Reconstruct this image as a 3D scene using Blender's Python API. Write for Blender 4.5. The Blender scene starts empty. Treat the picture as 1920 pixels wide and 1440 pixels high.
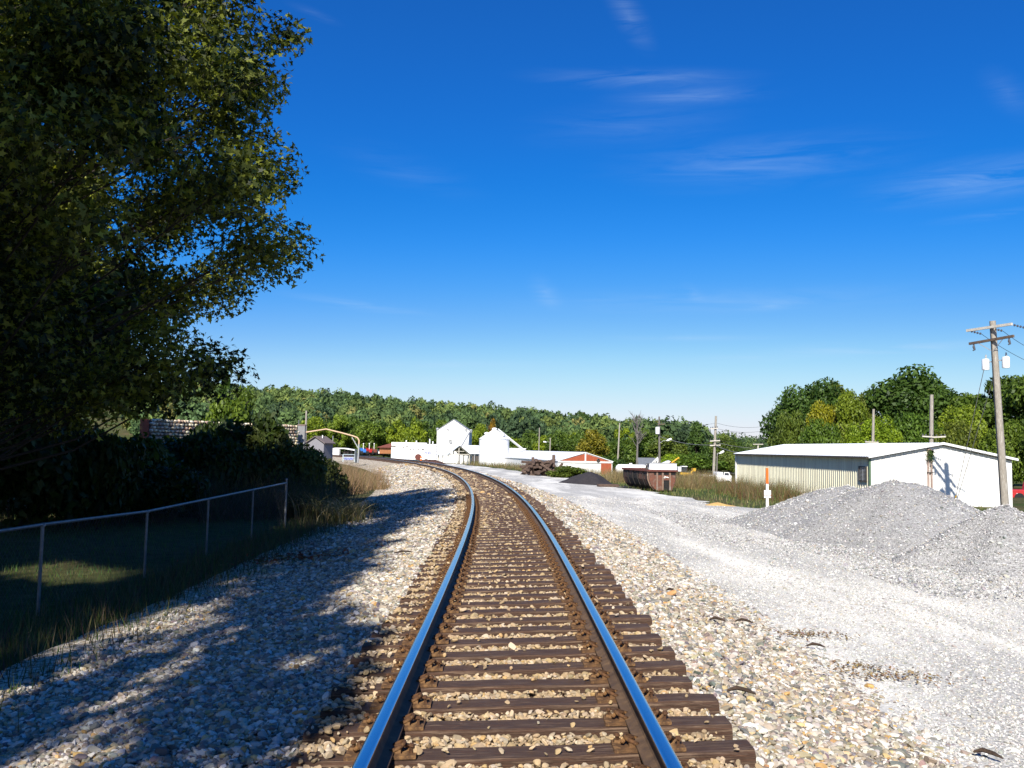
import bpy, math, random
import numpy as np
from mathutils import Vector, Matrix
rnd = random.Random(7)
rng = np.random.default_rng(7)
S = bpy.context.scene
COL = S.collection
PI = math.pi

# ------------------------------------------------------------------ camera
F_PX = 1700.0
ROLL = 0.019
PITCH = math.atan(121 / F_PX)
CAM_H = 1.7
FWD = Vector((0, math.cos(PITCH), math.sin(PITCH)))
_up = Vector((0, -math.sin(PITCH), math.cos(PITCH)))
RGT = Vector((1, 0, 0)) * math.cos(ROLL) + _up * math.sin(ROLL)
UPV = _up * math.cos(ROLL) - Vector((1, 0, 0)) * math.sin(ROLL)
cam_d = bpy.data.cameras.new('camera')
cam = bpy.data.objects.new('camera', cam_d)
COL.objects.link(cam)
cam_d.sensor_width = 36
cam_d.lens = 36 * F_PX / 1920
cam_d.clip_start = 0.05
cam_d.clip_end = 6000
cam.matrix_world = Matrix(((RGT.x, UPV.x, -FWD.x, 0), (RGT.y, UPV.y, -FWD.y, 0), (RGT.z, UPV.z, -FWD.z, CAM_H), (0, 0, 0, 1)))
S.camera = cam

# ------------------------------------------------------------------ light, sky, exposure
SUN_AZ, SUN_EL = math.radians(12.5), math.radians(37)      # behind the camera, a little to its left
SUN_DIR = Vector((-math.sin(SUN_AZ) * math.cos(SUN_EL), -math.cos(SUN_AZ) * math.cos(SUN_EL), math.sin(SUN_EL)))
sd = bpy.data.lights.new('sun', 'SUN')
sd.energy = 5.0
sd.angle = math.radians(0.53)
sd.color = (1.0, 0.95, 0.86)
so = bpy.data.objects.new('sun', sd)
COL.objects.link(so)
so.rotation_euler = (-SUN_DIR).to_track_quat('-Z', 'Y').to_euler()
SKY_STRENGTH = 0.1
EXPOSURE = 0.6


def ray(X, Y):
    return FWD * F_PX + RGT * (X - 960) + UPV * (720 - Y)


def at(X, Y, d):
    """world point seen at photograph pixel X, Y at forward distance d"""
    r = ray(X, Y)
    return Vector((0, 0, CAM_H)) + r * (d / r.y)


def world():
    w = bpy.data.worlds.new('World')
    S.world = w
    w.use_nodes = True
    nt = w.node_tree
    nt.nodes.clear()
    N, L = nt.nodes.new, nt.links.new
    out = N('ShaderNodeOutputWorld')
    bg = N('ShaderNodeBackground')
    bg.inputs['Strength'].default_value = SKY_STRENGTH
    L(bg.outputs[0], out.inputs[0])
    sky = N('ShaderNodeTexSky')
    sky.sky_type = 'NISHITA'
    sky.sun_disc = False
    sky.sun_elevation = SUN_EL
    sky.sun_rotation = PI + SUN_AZ
    sky.air_density = 1.0
    sky.dust_density = 0.3
    sky.ozone_density = 3.0
    # deepen the clear autumn blue with one curve per channel, the same all round the sky
    k = SKY_STRENGTH * 2 ** EXPOSURE
    s1 = N('ShaderNodeMixRGB'); s1.blend_type = 'MULTIPLY'; s1.inputs[0].default_value = 1
    s1.inputs[2].default_value = (k, k, k, 1)
    L(sky.outputs[0], s1.inputs[1])
    cu = N('ShaderNodeRGBCurve')
    e = 2 ** (EXPOSURE - .35)
    for ch, pts in enumerate((((0, 0), (.15, .010), (.205, .012), (.27, .018), (.351, .05), (.487, .17), (.696, .43), (.848, .60), (1.2, .95)),
                              ((0, 0), (.264, .128), (.354, .174), (.458, .238), (.578, .33), (.757, .485), (.967, .735), (1.1, .84), (1.5, 1.0)),
                              ((0, 0), (.482, .53), (.616, .67), (.753, .80), (.885, .92), (1.1, .97), (1.6, 1.1)))):
        c = cu.mapping.curves[ch]
        pts = [(a * e, b) for a, b in pts]
        while len(c.points) < len(pts):
            c.points.new(.5, .5)
        for p, q in zip(c.points, pts):
            p.location = q
    cu.mapping.clip_max_x = 3
    cu.mapping.clip_max_y = 3
    cu.mapping.use_clip = False
    cu.mapping.update()
    L(s1.outputs[0], cu.inputs['Color'])
    hs = N('ShaderNodeMixRGB'); hs.blend_type = 'MULTIPLY'; hs.inputs[0].default_value = 1
    hs.inputs[2].default_value = (1 / k, 1 / k, 1 / k, 1)
    L(cu.outputs[0], hs.inputs[1])
    # thin cirrus: soft strokes in azimuth / elevation, broken up by fibres of noise
    tc = N('ShaderNodeTexCoord')
    sx = N('ShaderNodeSeparateXYZ')
    L(tc.outputs['Generated'], sx.inputs[0])
    az = N('ShaderNodeMath'); az.operation = 'ARCTAN2'
    L(sx.outputs[0], az.inputs[0]); L(sx.outputs[1], az.inputs[1])
    el = N('ShaderNodeMath'); el.operation = 'ARCSINE'
    L(sx.outputs[2], el.inputs[0])
    cb = N('ShaderNodeCombineXYZ')
    L(az.outputs[0], cb.inputs[0]); L(el.outputs[0], cb.inputs[1])
    fib = N('ShaderNodeMapping')
    fib.inputs['Scale'].default_value = (7, 62, 1)
    fib.inputs['Rotation'].default_value = (0, 0, 0.16)
    L(cb.outputs[0], fib.inputs[0])
    nz = N('ShaderNodeTexNoise')
    nz.inputs['Scale'].default_value = 1.0
    nz.inputs['Detail'].default_value = 7
    nz.inputs['Roughness'].default_value = 0.62
    nz.inputs['Distortion'].default_value = 0.9
    L(fib.outputs[0], nz.inputs['Vector'])
    rp = N('ShaderNodeMapRange')
    rp.inputs['From Min'].default_value = 0.36
    rp.inputs['From Max'].default_value = 0.78
    L(nz.outputs[0], rp.inputs[0])
    strokes = [  # X, Y, half length, half height (photograph pixels), tilt, weight
        (1200, 148, 230, 22, -.02, .34), (1300, 180, 170, 20, .0, .36), (1420, 305, 300, 55, .03, .26),
        (1180, 235, 230, 45, .06, .14), (1850, 335, 210, 42, .06, .5), (1180, 30, 75, 30, -.9, .34),
        (1890, 175, 60, 30, -.8, .16), (1023, 548, 42, 26, -.7, .4), (1300, 550, 30, 16, -.6, .4),
        (1660, 652, 230, 17, .04, .75), (1360, 565, 420, 32, .02, .24), (1450, 572, 60, 12, .1, .4),
        (700, 716, 260, 22, .02, .5), (800, 684, 420, 12, .04, .35), (850, 745, 500, 26, 0, .35),
        (660, 570, 180, 14, -.07, .32), (590, 26, 55, 10, -.2, .15), (760, 320, 160, 40, -.2, .10),
        (1280, 634, 230, 8, .01, .3), (1400, 672, 180, 12, .03, .3), (1880, 402, 120, 10, .05, .3)]
    acc = None
    for (X, Y, a, b, t, wgt) in strokes:
        d = ray(X, Y).normalized()
        mp = N('ShaderNodeMapping'); mp.vector_type = 'TEXTURE'
        mp.inputs['Location'].default_value = (math.atan2(d.x, d.y), math.asin(d.z), 0)
        mp.inputs['Rotation'].default_value = (0, 0, t - ROLL)
        mp.inputs['Scale'].default_value = (a * 1.25 / F_PX, b * 1.25 / F_PX, 1)
        L(cb.outputs[0], mp.inputs[0])
        g = N('ShaderNodeTexGradient'); g.gradient_type = 'QUADRATIC_SPHERE'
        L(mp.outputs[0], g.inputs[0])
        m = N('ShaderNodeMath'); m.operation = 'MULTIPLY_ADD'
        L(g.outputs[1], m.inputs[0])
        m.inputs[1].default_value = wgt * 1.05
        if acc is None:
            m.inputs[2].default_value = 0.0
        else:
            L(acc.outputs[0], m.inputs[2])
        acc = m
    mul = N('ShaderNodeMath'); mul.operation = 'MULTIPLY'
    L(acc.outputs[0], mul.inputs[0]); L(rp.outputs[0], mul.inputs[1])
    mul.use_clamp = True
    mx = N('ShaderNodeMixRGB')
    L(mul.outputs[0], mx.inputs[0])
    L(hs.outputs[0], mx.inputs[1])
    mx.inputs[2].default_value = (.56 / k, .76 / k, 1.0 / k, 1)
    L(mx.outputs[0], bg.inputs[0])


world()
vs = S.view_settings
vs.view_transform = 'Standard'
vs.look = 'None'
vs.gamma = 1
vs.use_curve_mapping = False
vs.exposure = EXPOSURE
S.cycles.max_bounces = 6
S.cycles.diffuse_bounces = 3
S.cycles.transparent_max_bounces = 4
S.cycles.use_denoising = True
S.cycles.sample_clamp_indirect = 6


# ------------------------------------------------------------------ materials
def new_mat(name):
    m = bpy.data.materials.new(name)
    m.use_nodes = True
    nt = m.node_tree
    return m, nt, nt.nodes['Principled BSDF'], nt.nodes['Material Output']


def noise(nt, scale, detail=5, rough=.6, vec=None, dist=0):
    n = nt.nodes.new('ShaderNodeTexNoise')
    n.inputs['Scale'].default_value = scale
    n.inputs['Detail'].default_value = detail
    n.inputs['Roughness'].default_value = rough
    n.inputs['Distortion'].default_value = dist
    if vec is not None:
        nt.links.new(vec, n.inputs['Vector'])
    return n


def coords(nt, scale=(1, 1, 1), out='Object', rot=(0, 0, 0)):
    t = nt.nodes.new('ShaderNodeTexCoord')
    mp = nt.nodes.new('ShaderNodeMapping')
    mp.inputs['Scale'].default_value = scale
    mp.inputs['Rotation'].default_value = rot
    nt.links.new(t.outputs[out], mp.inputs[0])
    return mp.outputs[0]


def ramp(nt, fac, stops):
    r = nt.nodes.new('ShaderNodeValToRGB')
    e = r.color_ramp.elements
    while len(e) < len(stops):
        e.new(.5)
    for el, (p, c) in zip(e, stops):
        el.position = p
        el.color = (*c, 1)
    nt.links.new(fac, r.inputs[0])
    return r


def mixc(nt, fac, a, b, mode='MIX'):
    m = nt.nodes.new('ShaderNodeMixRGB')
    m.blend_type = mode
    for s, v in ((m.inputs[0], fac), (m.inputs[1], a), (m.inputs[2], b)):
        if isinstance(v, (int, float)):
            s.default_value = v
        elif isinstance(v, tuple):
            s.default_value = (*v, 1)
        else:
            nt.links.new(v, s)
    return m.outputs[0]


def bump(nt, bsdf, h, strength=.3, dist=.02):
    b = nt.nodes.new('ShaderNodeBump')
    b.inputs['Strength'].default_value = strength
    b.inputs['Distance'].default_value = dist
    nt.links.new(h, b.inputs['Height'])
    nt.links.new(b.outputs[0], bsdf.inputs['Normal'])


def surf(name, c1, c2=None, scale=6, rough=.7, metal=0, bmp=.2, stretch=(1, 1, 1), c3=None, spec=.3, bscale=4):
    """two or three colours broken up by noise, with a little relief"""
    m, nt, b, o = new_mat(name)
    c2 = c2 or tuple(v * .75 for v in c1)
    v = coords(nt, stretch)
    n = noise(nt, scale, 7, .65, v, .3)
    st = [(.32, c1), (.68, c2)] if c3 is None else [(.3, c1), (.5, c2), (.7, c3)]
    r = ramp(nt, n.outputs[0], st)
    nt.links.new(r.outputs[0], b.inputs['Base Color'])
    b.inputs['Roughness'].default_value = rough
    b.inputs['Metallic'].default_value = metal
    b.inputs['Specular IOR Level'].default_value = spec
    if bmp:
        bump(nt, b, noise(nt, scale * bscale, 4, .6, v).outputs[0], bmp)
    return m


def leaf_mat(name, dark, light, trans=.35, use_obj=False, rough=.5):
    m, nt, b, o = new_mat(name)
    a = nt.nodes.new('ShaderNodeAttribute')
    a.attribute_name = 'tint'
    r = ramp(nt, a.outputs['Fac'], [(0, dark), (1, light)])
    c = r.outputs[0]
    if use_obj:
        oi = nt.nodes.new('ShaderNodeObjectInfo')
        c = mixc(nt, 1.0, c, oi.outputs['Color'], 'MULTIPLY')
    nt.links.new(c, b.inputs['Base Color'])
    b.inputs['Roughness'].default_value = rough
    b.inputs['Specular IOR Level'].default_value = .25
    tr = nt.nodes.new('ShaderNodeBsdfTranslucent')
    c2 = mixc(nt, 1.0, c, (1.25, 1.3, .5), 'MULTIPLY')
    nt.links.new(c2, tr.inputs[0])
    ms = nt.nodes.new('ShaderNodeMixShader')
    ms.inputs[0].default_value = trans
    nt.links.new(b.outputs[0], ms.inputs[1])
    nt.links.new(tr.outputs[0], ms.inputs[2])
    nt.links.new(ms.outputs[0], o.inputs[0])
    return m


def tint_mat(name, rough=.8, bmp=.0):
    """colour carried per vertex by attribute 'tint' (RGB)"""
    m, nt, b, o = new_mat(name)
    a = nt.nodes.new('ShaderNodeAttribute')
    a.attribute_name = 'tint'
    nt.links.new(a.outputs['Color'], b.inputs['Base Color'])
    b.inputs['Roughness'].default_value = rough
    b.inputs['Specular IOR Level'].default_value = .2
    return m


def stone_mat(name):
    m, nt, b, o = new_mat(name)
    a = nt.nodes.new('ShaderNodeAttribute')
    a.attribute_type = 'INSTANCER'
    a.attribute_name = 'tint'
    n = noise(nt, 1.6, 5, .7, coords(nt))
    f = nt.nodes.new('ShaderNodeMapRange')
    f.inputs['To Min'].default_value = .62
    f.inputs['To Max'].default_value = 1.25
    nt.links.new(n.outputs[0], f.inputs[0])
    c = mixc(nt, 1.0, a.outputs['Color'], f.outputs[0], 'MULTIPLY')
    nt.links.new(c, b.inputs['Base Color'])
    b.inputs['Roughness'].default_value = .85
    b.inputs['Specular IOR Level'].default_value = .2
    return m


# ------------------------------------------------------------------ mesh building
class MB:
    def __init__(self):
        self.v, self.f = [], []

    def add(self, vs, fs):
        k = len(self.v)
        self.v += [tuple(p) for p in vs]
        self.f += [tuple(i + k for i in f) for f in fs]
        return self

    def box(self, c, s, M=None, taper=1.0):
        x, y, z = (q / 2 for q in s)
        t = taper
        vs = [(-x, -y, -z), (x, -y, -z), (x, y, -z), (-x, y, -z), (-x * t, -y * t, z), (x * t, -y * t, z), (x * t, y * t, z), (-x * t, y * t, z)]
        vs = [Vector(p) for p in vs]
        if M is not None:
            vs = [M @ p for p in vs]
        c = Vector(c)
        return self.add([p + c for p in vs], [(3, 2, 1, 0), (4, 5, 6, 7), (0, 1, 5, 4), (1, 2, 6, 5), (2, 3, 7, 6), (3, 0, 4, 7)])

    def bar(self, a, b, w, h=None):
        """a square bar from a to b"""
        a, b = Vector(a), Vector(b)
        d = b - a
        q = d.to_track_quat('Z', 'X').to_matrix()
        return self.box((a + b) / 2, (w, h or w, d.length), q)

    def cyl(self, a, b, r0, r1=None, n=10, caps=True):
        a, b = Vector(a), Vector(b)
        r1 = r0 if r1 is None else r1
        q = (b - a).to_track_quat('Z', 'X').to_matrix()
        vs = []
        for p, r in ((a, r0), (b, r1)):
            for i in range(n):
                t = 2 * PI * i / n
                vs.append(p + q @ Vector((r * math.cos(t), r * math.sin(t), 0)))
        fs = [(i, (i + 1) % n, n + (i + 1) % n, n + i) for i in range(n)]
        if caps:
            fs += [tuple(range(n - 1, -1, -1)), tuple(range(n, 2 * n))]
        return self.add(vs, fs)

    def tube(self, pts, r, n=8, caps=True):
        pts = [Vector(p) for p in pts]
        rs = r if isinstance(r, (list, tuple)) else [r] * len(pts)
        vs, fs = [], []
        ref = None
        for i, p in enumerate(pts):
            d = (pts[min(i + 1, len(pts) - 1)] - pts[max(i - 1, 0)]).normalized()
            if ref is None:
                ref = d.orthogonal().normalized()
            ref = (ref - d * ref.dot(d)).normalized()
            o2 = d.cross(ref)
            for k in range(n):
                t = 2 * PI * k / n
                vs.append(p + (ref * math.cos(t) + o2 * math.sin(t)) * rs[i])
        for i in range(len(pts) - 1):
            for k in range(n):
                fs.append((i * n + k, i * n + (k + 1) % n, (i + 1) * n + (k + 1) % n, (i + 1) * n + k))
        if caps:
            e = (len(pts) - 1) * n
            fs += [tuple(range(n - 1, -1, -1)), tuple(range(e, e + n))]
        return self.add(vs, fs)

    def prism(self, prof, a, b, U, V):
        """closed profile (u, v) swept straight from a to b"""
        a, b, U, V = Vector(a), Vector(b), Vector(U), Vector(V)
        n = len(prof)
        vs = [a + U * u + V * v for u, v in prof] + [b + U * u + V * v for u, v in prof]
        fs = [(i, (i + 1) % n, n + (i + 1) % n, n + i) for i in range(n)] + [tuple(range(n - 1, -1, -1)), tuple(range(n, 2 * n))]
        return self.add(vs, fs)

    def lathe(self, prof, c=(0, 0, 0), n=20, a0=0, a1=2 * PI):
        c = Vector(c)
        vs, fs = [], []
        full = abs(a1 - a0 - 2 * PI) < 1e-6
        m = n if full else n + 1
        for r, z in prof:
            for i in range(m):
                t = a0 + (a1 - a0) * i / n
                vs.append(c + Vector((r * math.cos(t), r * math.sin(t), z)))
        for j in range(len(prof) - 1):
            for i in range(n):
                i2 = (i + 1) % m
                fs.append((j * m + i, j * m + i2, (j + 1) * m + i2, (j + 1) * m + i))
        return self.add(vs, fs)

    def build(self, name, mat, parent=None, smooth=False, bevel=0):
        me = bpy.data.meshes.new(name)
        me.from_pydata(self.v, [], self.f)
        me.validate()
        me.materials.append(mat)
        if smooth:
            me.polygons.foreach_set('use_smooth', [True] * len(me.polygons))
        o = bpy.data.objects.new(name, me)
        COL.objects.link(o)
        if parent is not None:
            o.parent = parent
        if bevel:
            bv = o.modifiers.new('bevel', 'BEVEL')
            bv.width = bevel
            bv.segments = 2
            bv.limit_method = 'ANGLE'
        if smooth:
            try:
                me.set_sharp_from_angle(angle=math.radians(40))
            except Exception:
                pass
        return o


def np_mesh(name, verts, face_len, mat, tint=None, parent=None, rgb=False):
    """verts (n, 3) in runs of face_len = one face each; tint per face"""
    verts = np.ascontiguousarray(verts, np.float32)
    n = len(verts)
    nf = n // face_len
    me = bpy.data.meshes.new(name)
    me.vertices.add(n)
    me.vertices.foreach_set('co', verts.ravel())
    me.loops.add(n)
    me.loops.foreach_set('vertex_index', np.arange(n, dtype=np.int32))
    me.polygons.add(nf)
    me.polygons.foreach_set('loop_start', np.arange(0, n, face_len, dtype=np.int32))
    me.update(calc_edges=True)
    if tint is not None:
        t = np.repeat(np.asarray(tint, np.float32), face_len, axis=0)
        if rgb:
            c = np.concatenate([t, np.ones((n, 1), np.float32)], 1)
            a = me.attributes.new('tint', 'FLOAT_COLOR', 'POINT')
            a.data.foreach_set('color', c.ravel())
        else:
            a = me.attributes.new('tint', 'FLOAT', 'POINT')
            a.data.foreach_set('value', t.ravel())
    me.materials.append(mat)
    o = bpy.data.objects.new(name, me)
    if parent is not False:
        COL.objects.link(o)
        if parent is not None:
            o.parent = parent
    return o


def tag(o, label, cat, group=None, kind=None):
    o['label'] = label
    o['category'] = cat
    if group:
        o['group'] = group
    if kind:
        o['kind'] = kind
    return o


def thing(name, label, cat, loc=(0, 0, 0), rotz=0, group=None):
    o = bpy.data.objects.new(name, None)
    COL.objects.link(o)
    o.location = loc
    o.rotation_euler = (0, 0, rotz)
    o.empty_display_size = .2
    return tag(o, label, cat, group)


def struct(o):
    o['kind'] = 'structure'
    return o


def stuff(o, label=None, cat=None):
    o['kind'] = 'stuff'
    if label:
        o['label'] = label
        o['category'] = cat
    return o


# ------------------------------------------------------------------ track curve and lie of the land
_s = np.arange(-12, 330, .1)
_kap = np.interp(_s, [0, 25], [0, 1 / 340.0])
_th = np.cumsum(_kap) * .1
_i0 = int(12 / .1)
_th -= _th[_i0]
_x = -np.cumsum(np.sin(_th)) * .1
_y = np.cumsum(np.cos(_th)) * .1
_x += .06 - _x[_i0]
_y -= _y[_i0]
CANT = .043


def track(s):
    return float(np.interp(s, _s, _x)), float(np.interp(s, _s, _y)), float(np.interp(s, _s, _th))


def side(s, u, z=0.0):
    """point u metres right of the centreline at chainage s"""
    x, y, t = track(s)
    return Vector((x + u * math.cos(t), y + u * math.sin(t), z))


def lateral(x, y):
    xc = np.interp(y, _y, _x)
    th = np.interp(y, _y, _th)
    return (x - xc) * np.cos(th)


def bed(u):
    return np.interp(u, [-7, -5, -3.6, -2.2, -1.5, -1.28, 1.3, 1.55, 1.9, 3.1, 12, 22, 34, 60], [-.7, -.62, -.5, -.215, -.135, -.105, -.015, -.03, -.12, -.40, -.6, -.92, -1.05, -1.2])


HX = [-400, 330, 480, 700, 950, 1180, 1320, 1400, 1460, 2600]
HR = [18, 17, 14.5, 12, 9.3, 4.5, 2.0, -.5, -.5, 3]


def sm(t):
    t = np.clip(t, 0, 1)
    return t * t * (3 - 2 * t)


def ground_z(x, y):
    x = np.asarray(x, float)
    y = np.asarray(y, float)
    z = bed(lateral(x, np.minimum(y, 230)))
    z = z - .45 * sm((y - 80) / 40) * sm((lateral(x, np.minimum(y, 230)) - 14) / 12)
    X = 960 + F_PX * x / np.maximum(y, 60)
    z = z + np.interp(X, HX, HR) * sm((y - 205) / 170)
    return z


def gz(x, y):
    return float(ground_z(x, y))


def grid_sheet(name, xs, ys, zf, mat, keep=None):
    X, Y = np.meshgrid(xs, ys)
    Z = zf(X, Y)
    nx, ny = len(xs), len(ys)
    v = np.stack([X, Y, Z], -1).reshape(-1, 3)
    f = []
    for j in range(ny - 1):
        for i in range(nx - 1):
            if keep is None or keep(.5 * (xs[i] + xs[i + 1]), .5 * (ys[j] + ys[j + 1])):
                f.append((j * nx + i, j * nx + i + 1, (j + 1) * nx + i + 1, (j + 1) * nx + i))
    me = bpy.data.meshes.new(name)
    me.from_pydata(v.tolist(), [], f)
    me.materials.append(mat)
    me.polygons.foreach_set('use_smooth', [True] * len(me.polygons))
    o = bpy.data.objects.new(name, me)
    COL.objects.link(o)
    return o


def strip_sheet(name, ss, us, zf, mat):
    """sheet laid along the track: us(s) gives the list of offsets at chainage s"""
    v, f = [], []
    n = None
    for s in ss:
        row = us(s)
        n = len(row)
        for u in row:
            p = side(s, u)
            v.append((p.x, p.y, zf(p.x, p.y, u, s)))
    for j in range(len(ss) - 1):
        for i in range(n - 1):
            f.append((j * n + i, j * n + i + 1, (j + 1) * n + i + 1, (j + 1) * n + i))
    me = bpy.data.meshes.new(name)
    me.from_pydata(v, [], f)
    me.materials.append(mat)
    me.polygons.foreach_set('use_smooth', [True] * len(me.polygons))
    o = bpy.data.objects.new(name, me)
    COL.objects.link(o)
    return o


def ground_material():
    m, nt, b, o = new_mat('grass_soil')
    v = coords(nt)
    n1 = noise(nt, .12, 6, .6, v)
    n2 = noise(nt, 3.0, 8, .75, v)
    c1 = ramp(nt, n2.outputs[0], [(.3, (.018, .032, .008)), (.55, (.06, .085, .022)), (.75, (.12, .12, .05))])
    c2 = ramp(nt, n2.outputs[0], [(.3, (.05, .045, .02)), (.6, (.13, .105, .05)), (.8, (.19, .15, .08))])
    f = ramp(nt, n1.outputs[0], [(.42, (0, 0, 0)), (.62, (1, 1, 1))])
    nt.links.new(mixc(nt, f.outputs[0], c1.outputs[0], c2.outputs[0]), b.inputs['Base Color'])
    b.inputs['Roughness'].default_value = .95
    b.inputs['Specular IOR Level'].default_value = .1
    bump(nt, b, noise(nt, 25, 6, .8, v).outputs[0], .8, .06)
    return m


def gravel_material(name, cols, cell=28, dust=None, streak=(.25, .05), bstr=.9):
    """small crushed stone: voronoi cells of mixed tone, optionally with worn dusty streaks"""
    m, nt, b, o = new_mat(name)
    v = coords(nt)
    vo = nt.nodes.new('ShaderNodeTexVoronoi')
    vo.inputs['Scale'].default_value = cell
    vo.inputs['Randomness'].default_value = 1
    nt.links.new(v, vo.inputs['Vector'])
    sp = nt.nodes.new('ShaderNodeSeparateColor')
    nt.links.new(vo.outputs['Color'], sp.inputs[0])
    st = [(i / max(1, len(cols) - 1), c) for i, c in enumerate(cols)]
    r = ramp(nt, sp.outputs[0], st)
    c = r.outputs[0]
    big = noise(nt, .5, 5, .6, v)
    bm = nt.nodes.new('ShaderNodeMapRange')
    bm.inputs['To Min'].default_value = .72
    bm.inputs['To Max'].default_value = 1.22
    nt.links.new(big.outputs[0], bm.inputs[0])
    c = mixc(nt, 1, c, bm.outputs[0], 'MULTIPLY')
    if dust:
        v2 = coords(nt, (streak[0], streak[1], 1), rot=(0, 0, .42))
        n2 = noise(nt, 2.2, 6, .62, v2, .4)
        f = ramp(nt, n2.outputs[0], [(.45, (0, 0, 0)), (.66, (1, 1, 1))])
        ff = mixc(nt, 1, f.outputs[0], (.8, .8, .8), 'MULTIPLY')
        c = mixc(nt, ff, c, dust)
    nt.links.new(c, b.inputs['Base Color'])
    b.inputs['Roughness'].default_value = .92
    b.inputs['Specular IOR Level'].default_value = .15
    bump(nt, b, vo.outputs['Distance'], bstr, .02)
    return m


M_GROUND = ground_material()
CREAM = [(.16, .13, .10), (.42, .34, .24), (.60, .52, .40), (.66, .60, .50), (.34, .31, .27)]
M_BED = gravel_material('ballast_fine', [(.12, .095, .07), (.36, .28, .18), (.56, .47, .34), (.62, .56, .46), (.28, .25, .21)], 22)
M_LOT = gravel_material('crushed_limestone', [(.28, .27, .245), (.46, .445, .405), (.56, .54, .49), (.38, .365, .335), (.68, .655, .60)], 40, (.88, .845, .75), bstr=.5)
M_WHITE_ROAD = M_LOT

ys = np.unique(np.concatenate([np.arange(-60, 90, 1.5), np.arange(90, 420, 5), np.arange(420, 1500, 60), np.arange(1500, 4001, 500)]))
xs = np.unique(np.concatenate([np.arange(-1800, -200, 100), np.arange(-200, -45, 6), np.arange(-45, 60, 1.5), np.arange(60, 200, 6), np.arange(200, 1801, 100)]))


def under(X, Y):
    u = lateral(X, np.minimum(Y, 230))
    cover = ((u > -3.9) & (Y < 235)) & (u < 11)
    return ground_z(X, Y) - .06 - .06 * cover


struct(grid_sheet('ground', xs, ys, under, M_GROUND))
ss = np.concatenate([np.arange(-8, 60, .5), np.arange(60, 230, 1.5)])
bus = [-5.2, -4.6, -4, -3.6, -3, -2.6, -2.2, -1.8, -1.5, -1.3, -.9, -.5, 0, .5, .9, 1.3, 1.55, 1.9, 2.4, 2.9, 3.3]
bno = {}


def bed_z(x, y, u, s):
    return float(bed(u)) - .035 + .02 * math.sin(3.1 * x + 1.7 * y) * math.sin(2.3 * y - .7 * x)


struct(strip_sheet('ballast_bed', ss, lambda s: bus, bed_z, M_BED))


def lot_w(s):
    w = np.interp(s, [-10, 30, 34, 37, 60, 120, 200], [46, 46, 17, 10.6, 9.4, 11, 11])
    return w + .35 * math.sin(s * .9) + .2 * math.sin(s * 2.3)


def lot_us(s):
    w = lot_w(s)
    return [3.0 + .12 * math.sin(s * 1.7) + .1 * math.sin(s * 4.1) + (w - 3.0) * t ** 2.2 for t in np.linspace(0, 1, 46)]


def lot_z(x, y, u):
    return ground_z(x, y) - .012 + .025 * np.sin(.9 * x + .3 * y) * np.sin(.55 * y) * np.clip((u - 3) / 2, 0, 1)


struct(strip_sheet('gravel_lot', ss, lot_us, lambda x, y, u, s: float(lot_z(x, y, u)), M_LOT))


# ------------------------------------------------------------------ loose stone (instanced, uncountable)
M_STONE = stone_mat('loose_stone')
rock_col = bpy.data.collections.new('stone_shapes')


def rock(seed):
    r = np.random.default_rng(seed)
    import bmesh
    bm = bmesh.new()
    bmesh.ops.create_icosphere(bm, subdivisions=2, radius=1)
    dirs = r.normal(size=(13, 3))
    dirs /= np.linalg.norm(dirs, axis=1)[:, None]
    offs = r.uniform(.45, .82, 13)
    sc = r.uniform(.6, 1.25, 3) * np.array([1.1, .95, .75])
    for v in bm.verts:
        p = np.array(v.co)
        for d, o in zip(dirs, offs):
            k = p @ d
            if k > o:
                p = p - d * (k - o)
        v.co = p * sc
    bmesh.ops.dissolve_limit(bm, angle_limit=.12, verts=bm.verts, edges=bm.edges)
    me = bpy.data.meshes.new('stone')
    bm.to_mesh(me)
    bm.free()
    me.materials.append(M_STONE)
    o = bpy.data.objects.new('stone', me)
    rock_col.objects.link(o)


for k in range(8):
    rock(k + 3)


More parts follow.
